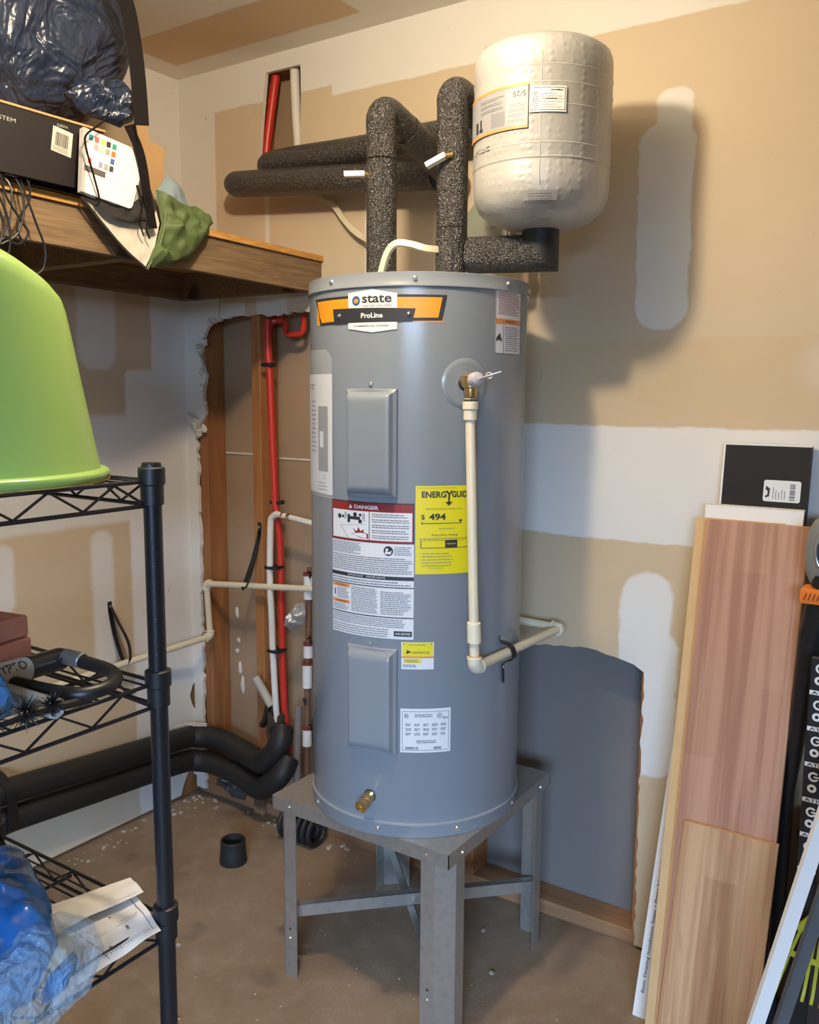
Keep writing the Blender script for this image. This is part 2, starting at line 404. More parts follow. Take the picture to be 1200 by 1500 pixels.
# cavity behind it
MB().box((-.02, .101, -.02), (.70, .113, H)).build('cavity_board', m_backpanel, wall_back, False, 'tan paper-faced board seen inside the torn opening')
MB().box((.70, .101, -.02), (5.0, .113, H)).build('cavity_board', m_graypanel, wall_back, False, 'smooth grey board inside the low opening')
s0 = MB().bbox((.043, .0135, .04), (.081, .1, 2.40), .002).build('stud', m_stud, wall_back, False)
for dx in (.247, .62, 1.06, 1.575, 2.06, 2.47, 2.87, 3.28, 3.7, 4.1): share(s0, 'stud', (dx, 0, 0), wall_back)
MB().bbox((0, .0135, 0), (5.0, .1, .04), .002).build('bottom_plate', m_plate, wall_back, False)
MB().bbox((0, .0135, 2.40), (5.0, .1, 2.44), .002).build('top_plate', m_plate, wall_back, False)
for (xa, xb, z) in ((.082, .289, 1.222), (.329, .66, 1.214)):
    MB().box((xa, .097, z), (xb, .101, z+.006)).build('board_joint', m_gyp, wall_back, False)
# torn flaps of paper and plaster crumbs at the opening's left edge
for i, (x, z, rr) in enumerate([(.045, 1.33, .022), (.062, 1.30, .018), (.02, 1.345, .02), (.085, 1.31, .014), (.078, 1.50, .012), (.085, 1.45, .010), (.10, 1.60, .014), (.125, 1.655, .014), (.15, 1.665, .010), (.07, 1.56, .012), (.095, 1.40, .009), (.075, 1.585, .010)]):
    pts = [(x+rr*math.cos(a)*random.uniform(.5, 1.5), -.006, z+rr*math.sin(a)*random.uniform(.5, 1.6)) for a in [k*PI/4 for k in range(8)]]
    MB().puff(pts, (x, -.006, z), (.3, -1, 0), .012, .004, .010, 60, 24, 4, i).build('torn_plaster', m_gyp, wall_back)
# glue drips on the board
for i, (x, z, h_) in enumerate([(.120, .66, .045), (.125, .56, .02), (.118, .52, .018), (.13, .46, .05), (.14, .40, .07)]):
    pts = [(x+.010*math.cos(a)*random.uniform(.6, 1.2), .0995, z+h_/2*math.sin(a)) for a in [k*PI/4 for k in range(8)]]
    MB().puff(pts, (x, .0995, z), (0, -1, 0), .006, .001, .002, 60, 24, 3, i+20).build('glue_drip', m_gyp, wall_back)
lw_outer = [(-4.4, .012), (-.075, .012), (-.06, .05), (-.03, .10), (-.008, .085), (0, .06), (0, .31), (-.012, .33), (-.022, .365), (-.008, .40), (0, .41), (0, H), (-4.4, H)]
mb, rim = slab(lw_outer, [], 0, -.013, lambda a, b, d: (d, a, b))
wall_left = struct(mb, 'wall_left', m_left); struct(rim, 'gypsum_edge', m_gyp, wall_left)
MB().box((-.03, -4.4, -.02), (-.014, .1, H)).build('sheathing', m_stud, wall_left, False)
struct(MB().box((-.02, -6.2, -.06), (5.05, .115, 0)), 'floor', m_floor)
struct(MB().box((-.02, -4.4, H), (5.05, .115, H+.03)), 'ceiling', m_ceil)
m_plain = mat('plain_wall', (.26, .24, .22), .9)
struct(MB().box((5.0, -4.4, 0), (5.03, .113, H)), 'wall_right', m_plain)
wf, rim = slab([(0, 0), (2.5, 0), (2.5, 2.05), (4.3, 2.05), (4.3, 0), (5.03, 0), (5.03, H), (0, H)], [], -4.3, -4.4)
wf.v += []; b_ = len(wf.v); wf.add(rim.v, rim.f); struct(wf, 'wall_front', m_plain)
# crumbs and rubble along the bases of the walls
rn = random.Random(5); cr = MB()
for k in range(90):
    a = rn.random()
    if a < .45: x, y = rn.uniform(.02, .10), rn.uniform(-.6, -.02)
    elif a < .8: x, y = rn.uniform(.05, .9), rn.uniform(-.06, -.004)
    else: x, y = rn.uniform(.1, 1.9), rn.uniform(-.9, -.05)
    q = rn.uniform(.0015, .006)
    cr.add([(x+q*rn.uniform(.5, 1.3)*sx, y+q*rn.uniform(.5, 1.3)*sy, 0 if sz < 0 else q*rn.uniform(.6, 1.4)) for sx, sy, sz in ((-1,-1,-1),(1,-1,-1),(1,1,-1),(-1,1,-1),(-1,-1,1),(1,-1,1),(1,1,1),(-1,1,1))], [(0,3,2,1),(4,5,6,7),(0,1,5,4),(1,2,6,5),(2,3,7,6),(3,0,4,7)])
o = cr.build('plaster_crumbs', mat('dusty_crumbs', (.45, .39, .32), .9), None, False, 'small pale plaster crumbs scattered on the concrete floor along the walls', 'stuff'); o['category'] = 'debris'

# red and white tubing visible in the slot near the ceiling
mb = MB().tube([(.392, .045, 2.43), (.386, .04, 2.38), (.352, .03, 2.16), (.345, .03, 2.0)], .0135, 14, sm=4)
tag(mb.build('red_pipe', m_red, loc=(.35, .03, 2.0)), 'red plastic water pipe in the left of the narrow wall slot near the ceiling', 'pipe')
mb = MB().tube([(.474, .030, 2.43), (.474, .030, 2.38), (.480, .030, 2.25), (.492, .03, 2.10), (.495, .03, 2.0)], .0145, 14, sm=4)
tag(mb.build('white_pipe', m_white_pex, loc=(.5, .03, 2.0)), 'white plastic water pipe in the right of the narrow wall slot near the ceiling', 'pipe')

# ================================================================== HEATER STAND
st = thing('heater_stand', 'square galvanised steel stand with crossed braces under the grey water heater', 'stand', (1.166, -.334, 0))
X0, X1, Y0, Y1, ZT = .912, 1.418, -.586, -.082, .46
MB().bbox((X0, Y0, ZT-.002), (X1, Y1, ZT), .0008).build('top_plate', m_galv, st)
for a, b in (((X0, Y0, ZT-.034), (X1, Y0+.0018, ZT-.002)), ((X0, Y1-.0018, ZT-.034), (X1, Y1, ZT-.002)), ((X0, Y0, ZT-.034), (X0+.0018, Y1, ZT-.002)), ((X1-.0018, Y0, ZT-.034), (X1, Y1, ZT-.002))):
    MB().box(a, b).build('skirt', m_galv, st, False)
def leg(cx, cy, sx, sy):
    w_ = .070; t_ = .0022; i = .0025
    m_ = MB(); x = cx+sx*i; y = cy+sy*i
    def b(a, c): m_.box(tuple(min(a[k], c[k]) for k in range(3)), tuple(max(a[k], c[k]) for k in range(3)))
    # folded angle leg with a chamfered corner web: two flanges and a slanted face
    pts = [(x+sx*w_, y), (x+sx*.034, y), (x, y+sy*.034), (x, y+sy*w_), (x+sx*t_, y+sy*w_), (x+sx*t_, y+sy*(.034+t_*.4)), (x+sx*(.034+t_*.4), y+sy*t_), (x+sx*w_, y+sy*t_)]
    m_.prism([(p[0], p[1], 0) for p in pts], (0, 0, ZT-.004))
    L = m_.build('leg', m_galv, st, False)
    for dz in (ZT-.018,):
        MB().lathe([(.0001, .004), (.003, .0035), (.0045, 0)], (x+sx*.054, y-sy*.003, dz), (0, -sy, 0), 10).build('screw', m_screw, L)
        MB().lathe([(.0001, .004), (.003, .0035), (.0045, 0)], (x-sx*.003, y+sy*.054, dz), (-sx, 0, 0), 10).build('screw', m_screw, L)
    for dz in (.10, .125):
        MB().lathe([(.0001, .003), (.002, .0028), (.0035, 0)], (x+sx*.050, y-sy*.0005, dz), (0, -sy, 0), 8).build('screw', m_screw if dz < .11 else m_ink, L)
for cx_, sx in ((X0, 1), (X1, -1)):
    for cy_, sy in ((Y0, 1), (Y1, -1)): leg(cx_, cy_, sx, sy)
def brace(p, q, z):
    p, q = Vector((*p, 0)), Vector((*q, 0)); d = (q-p).normalized(); n = Vector((-d.y, d.x, 0)); h = .032; t = .0016; w_ = .02
    m_ = MB()
    for (o0, o1, za, zb) in ((0, t, 0, h), (0, w_, h-t, h)):
        a = [p+n*o0, q+n*o0, q+n*o1, p+n*o1]; m_.hexa([(v.x, v.y, z+za) for v in a]+[(v.x, v.y, z+zb) for v in a])
    return m_.build('brace', m_galv, st, False)
brace((X0+.026, Y0+.022), (X1-.022, Y1-.026), .134); brace((X1-.024, Y0+.024), (X0+.024, Y1-.024), .101)
for zz in (.150,):
    MB().lathe([(.0001, .004), (.004, .0035), (.005, 0)], ((X0+X1)/2, (Y0+Y1)/2-.003, zz), (.7, -.7, 0), 10).build('screw', m_screw, st)

# ================================================================== WATER HEATER
wh = thing('water_heater', 'tall grey cylindrical electric water heater standing on a steel stand', 'water heater', (1.18, -.358, .46))
B, T = .4605, 1.68
MB().lathe([(.0001, T-.012), (.20, T-.010), (.243, T-.008), (.2445, T-.012)], (TC.x, TC.y, 0), n=96).build('top_lid', m_tank, wh)
MB().lathe([(.249, B+.020), (.2492, B+.05), (.25, B+.052), (.25, T-.03)], (TC.x, TC.y, 0), n=128).build('jacket', m_tank, wh)
MB().lathe([(.2440, T-.014), (.2445, T-.002), (.249, T), (.2525, T-.0015), (.2525, T-.0235), (.2538, T-.0255), (.2538, T-.0290), (.2500, T-.0305)], (TC.x, TC.y, 0), n=128).build('top_rim', m_tank, wh)
MB().lathe([(.24, B), (.2515, B), (.2525, B+.002), (.2525, B+.027), (.2538, B+.029), (.2532, B+.032), (.2495, B+.034)], (TC.x, TC.y, 0), n=128).build('bottom_rim', m_tank, wh)
def cyl_screw(a, z, par=None, r=.2525, rr=.0045):
    a = R(a); c = (TC.x+r*math.cos(a), TC.y+r*math.sin(a), z)
    return MB().lathe([(rr*1.25, 0), (rr, .0015), (rr*.8, .0035), (.0001, .0045)], c, (math.cos(a), math.sin(a), 0), 10).build('screw', m_screw, par or wh)
for a in (-103.7, -58.4, -8, -150, 30, 80, 130, 180): cyl_screw(a, T-.014)
for a in (-121, -75.6, -34.6, 8.4, 50, 100, 150): cyl_screw(a, B+.0155)
# banner
bn = Print(tm); k = lambda a: au(a)
bn.quad(m_ink, [(k(-114.8), 1.5775), (k(-45.4), 1.582), (k(-43.0), 1.6335), (k(-120.7), 1.6355)], .0006, 40)
bn.quad(m_orange, [(k(-113.2), 1.5835), (k(-47.3), 1.588), (k(-45.4), 1.6285), (k(-118.2), 1.6295)], .0010, 40)
bn.quad(m_ink, [(k(-102.0), 1.5775), (k(-59.4), 1.5795), (k(-57.9), 1.6060), (k(-102.9), 1.6100)], .0014, 24)
bn.quad(m_paper, [(k(-92.3), 1.6095), (k(-78.8), 1.6083), (k(-78.8), 1.6455), (k(-92.3), 1.6400)], .0018, 12); bn.quad(m_paper, [(k(-78.8), 1.6083), (k(-66.6), 1.6070), (k(-66.6), 1.6365), (k(-78.8), 1.6455)], .0018, 12)
bn.quad(m_paper, [(k(-92.3), 1.5670), (k(-78.8), 1.5585), (k(-78.8), 1.5790), (k(-92.3), 1.5790)], .0018, 12); bn.quad(m_paper, [(k(-78.8), 1.5585), (k(-66.6), 1.5647), (k(-66.6), 1.5790), (k(-78.8), 1.5790)], .0018, 12)
bn.text(m_ink, 'state', k(-84.2), 1.6185, k(-69.2), 1.6345, .0022, .02)
bn.text(m_grayink, 'WATER HEATERS', k(-84.2), 1.6105, k(-69.0), 1.6145, .0022, .0)
bn.ring(m_blueink, k(-87.6), 1.6235, .0062, .0098, .0022); bn.ring(m_blueink, k(-87.6), 1.6235, .0045, .0056, .0022); bn.disc(m_orange, k(-87.6), 1.6235, .0045, .0021)
bn.text(m_paper, 'ProLine', k(-84.9), 1.5880, k(-73.6), 1.5985, .0020, .03)
bn.text(m_ink, 'COMMERCIAL GRADE', k(-88.9), 1.5705, k(-70.7), 1.5735, .0022, .01)
bl = MB().grid(lambda u, v: tm(k(-119)+(k(-45)-k(-119))*u, 1.579+.053*v, .0004), 40, 1).build('brand_banner', m_orange, wh, False)
bn.emit(bl, {'orange_ink': 'orange_panel', 'label_paper': 'white_plate'})
for a in (-61.1, -98.2): cyl_screw(a, 1.595, r=.2515, rr=.0036)
# upper / lower element covers: flat pressed plates standing off the cylinder
def cover(a0, a1, z0, z1, name='element_cover'):
    ac = (a0+a1)/2; hw = R((a1-a0)/2); n_ = 40; mm = 48; zc = (z0+z1)/2; hz = (z1-z0)/2; W = hw*TR
    def f(u, v):
        da = (u*2-1)*hw; z = z0+(z1-z0)*v; e = min(W-abs(da*TR), hz-abs(z-zc))
        s = lambda a, b: max(0, min(1, (e-a)/(b-a)))
        st_ = lambda x: x*x*(3-2*x)
        off = .0008+.0062*st_(s(0, .0015))+.013*st_(s(.0075, .0155))
        flatr = (TR+.0008)/math.cos(da)-TR if abs(da) < .5 else 0
        fl = st_(s(0, .012))
        rad = TR+off+((1/math.cos(da)-1)*TR)*fl*.95
        A = R(ac)+da
        return Vector((TC.x+rad*math.cos(A), TC.y+rad*math.sin(A), z))
    # uneven sampling: dense near edges
    def warp(t, L, e=.014):
        q = e/L; return t*3*q if t < 1/3 else (q+(t-1/3)*3*(1-2*q) if t < 2/3 else 1-q+(t-2/3)*3*q)
    mb = MB().grid(lambda u, v: f(warp(u, 2*W), warp(v, 2*hz)), 48, 48)
    return mb.build(name, m_tank, wh, True, angle=1.2)
cover(-92.9, -66.1, 1.2145, 1.4437); cover(-92.6, -65.6, .652, .890)
cyl_screw(-79.8, 1.453, r=.2505, rr=.0042); cyl_screw(-79.8, .898, r=.2505, rr=.0035)
# danger / instruction sheet
L0, L1 = k(-104.4), k(-57.9)
p = Print(tm)
dl = MB().grid(lambda u, v: tm(L0+(L1-L0)*u, .911+.294*v, .0006), 30, 2).build('warning_sheet', m_paper, wh, False, 'white instruction sheet headed by a red bordered danger notice')
p.rect(m_ink, L0, 1.118, L1, 1.205, .0009); p.rect(m_redink, L0+.002, 1.119, L1-.002, 1.2025, .0011)
p.rect(m_paper, L0+.004, 1.1235, L1-.004, 1.1845, .0013); p.rect(m_redink, L0+.002, 1.1855, L1-.002, 1.2015, .0013)
p.text(m_paper, 'DANGER', k(-89), 1.1895, k(-75.5), 1.1975, .0016, .03)
p.poly(m_paper, [(k(-92.2), 1.1895), (k(-90.2), 1.1895), (k(-91.2), 1.1980)], .0016)
p.rect(m_ink, k(-80.6), 1.1235, k(-80.2), 1.1845, .0016)
# pictogram: tap, burst shapes and a scalded hand
for (cu, cv, r) in ((-98.5, 1.170, .0055), (-96.2, 1.170, .0035), (-88.5, 1.176, .0052), (-85.5, 1.176, .0035)): p.disc(m_ink, k(cu), cv, r, .0016, 10)
p.rect(m_ink, k(-92.5), 1.165, k(-85.5), 1.172, .0017); p.rect(m_ink, k(-93.2), 1.158, k(-91.5), 1.176, .0017); p.rect(m_ink, k(-86.5), 1.158, k(-84.5), 1.166, .0017)
for dx_ in (-95.0, -94.3, -84.2, -83.4): p.rect(m_ink, k(dx_), 1.160+.004*(dx_ % 2), k(dx_+.35), 1.180, .0016)
p.quad(m_grayink, [(k(-98), 1.150), (k(-82), 1.156), (k(-82), 1.1566), (k(-98), 1.1506)], .0016); p.quad(m_grayink, [(k(-98), 1.150), (k(-97.7), 1.150), (k(-92.6), 1.1245), (k(-92.9), 1.1245)], .0016)
p.poly(m_redink, [(k(-90), 1.147), (k(-87.5), 1.140), (k(-86.5), 1.150), (k(-85.3), 1.141), (k(-83.5), 1.146), (k(-83.5), 1.139), (k(-81), 1.136), (k(-81), 1.126), (k(-85), 1.1265), (k(-88), 1.131), (k(-91), 1.134), (k(-88.3), 1.137)], .0016)
for i in range(5): p.lines(m_grayink, k(-79), 1.1265+i*.0115, k(-60), 1.1355+i*.0115, 2 if i else 2, .5, .0016, i)
p.lines(m_grayink, k(-104), 1.090, k(-85), 1.1155, 7, .45, seed=3, ragged=.5)
p.disc(m_ink, k(-70.5), 1.1025, .0105, .0012); p.disc(m_paper, k(-71.2), 1.105, .0032, .0015, 12); p.poly(m_paper, [(k(-72.3), 1.0955), (k(-69.3), 1.0955), (k(-68.7), 1.1035), (k(-70.2), 1.1005), (k(-72.0), 1.1020)], .0015)
p.lines(m_grayink, k(-67.5), 1.093, k(-59), 1.113, 5, .4, seed=5)
p.lines(m_grayink, L0+.002, 1.052, L1-.003, 1.088, 8, .45, seed=6, ragged=.1)
p.rect(m_ink, L0, 1.0395, L1, 1.0475, .0012); p.text(m_paper, 'IMPORTANT   IMPORTANTE', k(-93), 1.0415, k(-72), 1.0455, .0015)
p.lines(m_grayink, L0+.002, 1.026, L1-.003, 1.037, 2, .45, seed=8)
p.rect(m_ink, L0, 1.0225, L1, 1.0245, .0012); p.rect(m_ink, L0, .957, L1, .9592, .0012)
p.rect(m_orange2, L0+.002, 1.014, k(-92), 1.0215, .0012); p.rect(m_orange2, L0+.002, .978, k(-92), .9855, .0012)
p.text(m_ink, 'WARNING', k(-101.5), 1.0155, k(-94), 1.0200, .0015); p.text(m_ink, 'WARNING', k(-101.5), .9795, k(-94), .9840, .0015)
p.disc(m_ink, k(-102.2), 1.005, .0022, .0012, 10); p.rect(m_ink, k(-102.6), .994, k(-101.8), 1.003, .0012)
p.lines(m_grayink, k(-100.5), .988, k(-92.5), 1.012, 6, .4, seed=9); p.lines(m_grayink, k(-103.7), .962, k(-92.5), .976, 4, .4, seed=10)
p.lines(m_grayink, k(-91), .963, k(-76), 1.019, 14, .45, seed=11, ragged=.1); p.lines(m_grayink, k(-74.5), .963, k(-59), 1.015, 12, .45, seed=12, ragged=.3)
p.lines(m_grayink, L0+.002, .935, k(-62), .955, 5, .45, seed=13); p.lines(m_grayink, L0+.002, .913, k(-70), .933, 4, .4, seed=14)
p.rect(m_ink, k(-67.6), .9175, k(-58.6), .929, .0012); p.text(m_paper, 'AHRI CERTIFIED', k(-67), .9208, k(-59.3), .9255, .0015, .01)
p.emit(dl)
# yellow energy label
e0, e1 = k(-57.3), k(-27.5); p = Print(tm)
el = MB().grid(lambda u, v: tm(e0+(e1-e0)*u, 1.054+.1885*v, .0007), 20, 2).build('energy_label', m_yellow, wh, False, 'yellow energy guide label')
p.text(m_ink, 'ENERG', k(-54.4), 1.2175, k(-42.4), 1.2310, .0012, .03); p.text(m_ink, 'GUIDE', k(-39.6), 1.2175, k(-29.8), 1.2310, .0012, .03)
p.text(m_ink, 'Y', k(-42.9), 1.2150, k(-39.0), 1.2320, .0012, .03); p.rect(m_ink, k(-41.5), 1.205, k(-40.7), 1.219, .0012)
p.poly(m_ink, [(k(-43.0), 1.2085), (k(-39.2), 1.2085), (k(-41.1), 1.2005)], .0013)
p.text(m_ink, 'Estimated Yearly Energy Cost', k(-52), 1.1915, k(-34.5), 1.1955, .0012, .005)
p.text(m_ink, '$', k(-54.6), 1.1700, k(-52.8), 1.1820, .0012, .01); p.text(m_ink, '494', k(-50.8), 1.1700, k(-42.6), 1.1840, .0012, .03)
p.rect(m_ink, k(-54.2), 1.1625, k(-34.5), 1.1638, .0012); p.poly(m_ink, [(k(-36), 1.170), (k(-34), 1.170), (k(-35), 1.164)], .0012); p.rect(m_ink, k(-54.4), 1.160, k(-54.0), 1.167, .0012)
p.lines(m_grayink, k(-46), 1.150, k(-37), 1.1535, 1, .4, .0012, 4); p.text(m_ink, 'First Hour Rating', k(-49.3), 1.1355, k(-36.5), 1.1400, .0012, .015)
p.lines(m_grayink, k(-55.5), 1.1285, k(-31), 1.1325, 1, .35, .0012, 5)
for r_ in ((k(-54.6), 1.1100, k(-30), 1.1112), (k(-54.6), 1.1265, k(-30), 1.1272), (k(-54.8), 1.110, k(-54.4), 1.1272)): p.rect(m_ink, *r_, .0012)
p.rect(m_ink, k(-42.8), 1.110, k(-36.6), 1.1272, .0014); p.text(m_yellow, 'MEDIUM', k(-42.0), 1.1175, k(-37.4), 1.1205, .0017)
for i in range(5): p.disc(m_ink, k(-54.7), 1.0985-i*.0065, .0008, .0012, 8); p.lines(m_grayink, k(-54), 1.0965-i*.0065, k(-38), 1.1005-i*.0065, 1, .35, .0012, i)
p.text(m_grayink, 'ftc.gov/energy', k(-50.5), 1.0655, k(-44), 1.069, .0012); p.lines(m_grayink, k(-56), 1.2365, k(-31), 1.2395, 1, .3, .0012, 9)
p.emit(el)
# small certificate label, rating plate, warning strip, spec sleeve
sl = MB().grid(lambda u, v: tm(k(-63.8)+(k(-47.8)-k(-63.8))*u, .8455+.0600*v, .0006), 10, 1).build('certificate_label', m_paper, wh, False, 'small yellow and white label')
p = Print(tm); p.rect(m_yellow, k(-63.3), .8745, k(-48.3), .9050, .0009); p.rect(m_orange2, k(-63.8), .8705, k(-47.8), .8745, .0009); p.rect(m_yellow, k(-62.8), .8600, k(-54), .8690, .0009)
p.text(m_ink, 'INSTALLER FIND', k(-60), .8985, k(-52), .9015, .0012); p.text(m_ink, 'CONTRACTOR', k(-58.5), .8805, k(-50), .8855, .0012, .01); p.poly(m_ink, [(k(-61.5), .8795), (k(-58.8), .884), (k(-61), .8885)], .0012)
p.disc(m_ink, k(-62.7), .9015, .0013, .0012, 10); p.disc(m_ink, k(-49), .9015, .0013, .0012, 10); p.lines(m_grayink, k(-62), .861, k(-55), .868, 2, .4, .0013, 3); p.lines(m_grayink, k(-63), .850, k(-55), .857, 2, .5, seed=2)
p.emit(sl)
rp = MB().grid(lambda u, v: tm(k(-64.1)+(k(-38.8)-k(-64.1))*u, .658+.0995*v, .0006), 14, 1).build('rating_plate', m_paper, wh, False, 'silver white rating plate with small print')
p = Print(tm); a0, a1 = k(-63.2), k(-39.7)
for r_ in ((a0, .7505, a1, .7513), (a0, .6630, a1, .6638), (a0, .6630, a0+.0008, .7513), (a1-.0008, .6630, a1, .7513)): p.rect(m_ink, *r_, .0010)
p.ring(m_ink, k(-61), .7415, .0038, .0050, .0012, 20, R(60), R(330)); p.text(m_ink, 'SA', k(-61.6), .7400, k(-60.0), .7435, .0012, .02)
p.ring(m_ink, k(-44.5), .7415, .0050, .0060, .0012); p.text(m_ink, 'UL', k(-45.3), .7395, k(-43.8), .7440, .0012, .03); p.lines(m_ink, k(-42.8), .733, k(-40), .739, 2, .5, seed=1)
p.lines(m_ink, k(-57), .738, k(-48), .746, 2, .4, seed=2, ragged=.05)
for row in range(3):
    for c_ in range(5): p.lines(m_ink, k(-61.5+c_*4.4), .718-row*.0105, k(-58.7+c_*4.4), .7245-row*.0105, 2, .45, seed=row*5+c_)
p.lines(m_ink, k(-56), .679, k(-46), .687, 2, .4, seed=20); 
rn = random.Random(9)
for i in range(26): p.rect(m_ink, k(-61.5)+i*.0011, .6655, k(-61.5)+i*.0011+rn.choice((.0004, .0007)), .6715, .0012)
for i in range(16): p.rect(m_ink, k(-47.5)+i*.0011, .6655, k(-47.5)+i*.0011+rn.choice((.0004, .0007)), .6715, .0012)
p.emit(rp)
ws = MB().grid(lambda u, v: tm(k(-16.5)+(k(6.4)-k(-16.5))*u, 1.5190+.136*v, .0006), 14, 1).build('warning_strip', m_paper, wh, False, 'narrow white strip label with an orange warning band')
p = Print(tm); b0, b1 = k(-16.3), k(6.2)
p.rect(m_orange2, b0, 1.5815, b1, 1.5925, .0010); p.text(m_ink, 'WARNING', k(-9), 1.5845, k(0), 1.5895, .0013, .01)
for r_ in ((b0, 1.5192, b1, 1.5202), (b0, 1.6538, b1, 1.6548), (b0, 1.519, b0+.0012, 1.655), (b1-.0015, 1.519, b1, 1.655), (k(-10.5), 1.52, k(-10.2), 1.581)): p.rect(m_ink, *r_, .0012)
p.lines(m_redink, k(-14.5), 1.600, k(4.5), 1.649, 14, .4, seed=1, ragged=.2); p.lines(m_grayink, k(-9), 1.524, k(4.5), 1.577, 12, .4, seed=2); p.poly(m_ink, [(k(-15.5), 1.552), (k(-13), 1.563), (k(-12), 1.549), (k(-11.2), 1.556), (k(-11.8), 1.545), (k(-14), 1.549), (k(-15.6), 1.544)], .0012)
p.emit(ws)
m_clear = NT('clear_film'); m_clear = m_clear.fin((.85, .85, .85, 1), .12, 0, Transmission_Weight=.0, Alpha=.28)
def sleeve_map(u, v, off): return tm(u, v, off)
MB().grid(lambda u, v: tm(k(-137)+(k(-103.2)-k(-137))*u, 1.205+.322*v-(.02*max(0, u-.86)/.14 if v > .9 else 0), .0035), 20, 6).build('document_sleeve', m_clear, wh, True, 'clear plastic sleeve')
sp = MB().grid(lambda u, v: tm(k(-136)+(k(-103.8)-k(-136))*u, 1.2125+.262*v, .0018), 16, 2).build('manual_sheet', m_paper, wh, False, 'white and grey printed sheet in the sleeve')
p = Print(tm); p.rect(m_grayink, k(-117.5), 1.262, k(-107.5), 1.405, .0024); p.rect(m_paper, k(-115.5), 1.315, k(-111.5), 1.35, .0028); p.rect(m_grayink, k(-115), 1.275, k(-112), 1.31, .0030)
p.ring(m_ink, k(-111), 1.250, .004, .005, .0024, 16); p.lines(m_grayink, k(-130), 1.44, k(-122), 1.455, 2, .6, .0024, 1); p.lines(m_grayink, k(-128), 1.30, k(-120), 1.42, 12, .3, .0024, 2); p.lines(m_grayink, k(-118), 1.218, k(-108), 1.24, 3, .3, .0024, 3)
p.emit(sp)
# relief-valve boss, drain valve
def cyl_frame(a, z, r=TR):
    a = R(a); n = Vector((math.cos(a), math.sin(a), 0)); return Vector((TC.x, TC.y, z))+n*r, n
def disc_on_cyl(a, z, rad, off=.0015, r0=.0):
    fn = lambda u, v: tm(k(a)+math.cos(2*PI*u)*(r0+(rad-r0)*v), z+math.sin(2*PI*u)*(r0+(rad-r0)*v), off*(1 if v < .999 else .25))
    return MB().grid(fn, 48, 6)
disc_on_cyl(-33.5, 1.456, .052, .003, .0165).build('valve_plate', m_tank, wh, True, 'round grey cover plate')
disc_on_cyl(-33.5, 1.456, .0168, .0034, .00002).build('valve_opening', m_ink, wh, False)
disc_on_cyl(-80.1, .549, .0145, .0012, .00002).build('drain_opening', m_ink, wh, False)
c0, n0 = cyl_frame(-80.1, .549)
dd = Vector((n0.x, n0.y, -.18)).normalized()
dv = MB().lathe([(.010, -.01), (.010, .010), (.0125, .011), (.0125, .024), (.0105, .025), (.0105, .030), (.0135, .031), (.0138, .046), (.0105, .0465), (.0085, .040), (.0001, .040)], c0, dd, 20).build('drain_valve', m_brass, wh, True, 'brass drain valve')
for kk in range(3): MB().lathe([(.0112, 0), (.0122, .0008), (.0112, .0016)], c0+dd*(.0005+.0035*kk), dd, 16).build('thread', m_brass, dv)

# ================================================================== RELIEF VALVE + DISCHARGE PIPE
rv = thing('relief_valve', 'brass temperature relief valve with a grey cap and test lever on the heater side', 'valve', (1.43, -.50, 1.46))
c0, n0 = cyl_frame(-33.5, 1.4600)
VC = c0+n0*.026
MB().lathe([(.0125, 0), (.0125, .012), (.016, .013), (.0165, .036), (.013, .038)], c0-n0*.008, n0, 8).build('nipple', m_brass, rv)
MB().lathe([(.012, -.034), (.0135, -.030), (.0135, -.016), (.017, -.012), (.0175, .010), (.012, .014), (.0001, .014)], VC, (0, 0, 1), 20).build('body', m_brass, rv)
dirc = Vector((.80, -.42, .12)).normalized()
MB().lathe([(.013, -.004), (.0150, .0), (.0158, .004), (.0158, .013), (.0135, .020), (.008, .0235), (.0001, .024)], VC+dirc*.010, dirc, 24).build('cap', mat('grey_violet_cap', (.45, .42, .47), .35), rv)
m_lever = mat('dull_lever_metal', (.55, .53, .48), .4, .4)
lv = MB().tube([VC+dirc*.030, VC+dirc*.033+Vector((.010, .004, .004)), VC+dirc*.036+Vector((.036, .022, .014))], .0025, 8, flat=(.010, .0022, (0, 0, 1))).build('lever', m_lever, rv)
MB().tube([VC+dirc*.036+Vector((.016, .008, .006))+Vector((.006*math.cos(t), .003*math.cos(t), .006*math.sin(t))) for t in [i*PI/5 for i in range(10)]], .0014, 6, close=True).build('ring', m_lever, rv)
dp = thing('discharge_pipe', 'cream plastic discharge pipe running down the heater front and back to the wall', 'pipe', (1.42, -.50, .8))
px_, py_ = VC.x, VC.y
def pipe(path, r=.0103, m=m_cpvc, par=dp, name='pipe', **kw): return MB().tube(path, r, 16, **kw).build(name, m, par)
def sleeve(p, q, r=.0145, par=dp, m=m_fit, name='coupling'):
    p, q = Vector(p), Vector(q); L = (q-p).length
    return MB().lathe([(.010, 0), (r-.001, 0), (r, .001), (r, L-.001), (r-.001, L), (.010, L)], p, (q-p), 20).build(name, m, par)
MB().lathe([(.0135, 0), (.0150, .002), (.0150, .007), (.0135, .009), (.0135, .012)], (px_, py_, 1.416), (0, 0, 1), 6).build('adapter_nut', m_steel, dp, False)
sleeve((px_, py_, 1.402), (px_, py_, 1.418), .0165); sleeve((px_, py_, 1.380), (px_, py_, 1.402), .0142)
PE = Vector((1.450, -.545, .868))   # lower elbow
pipe([(px_, py_, 1.382), PE])
vd = (Vector((px_, py_, 1.382))-PE).normalized(); sleeve(PE+vd*.095, PE+vd*.052, .0145)
MB().lathe([(.0112, 0), (.0118, .002), (.0112, .004)], PE+vd*.0215, vd, 16).build('glue_ring', mat('amber_glue', (.65, .36, .05), .4), dp)
WE = Vector((1.438, -.090, .851))        # elbow at the wall
d1 = (WE-PE).normalized()
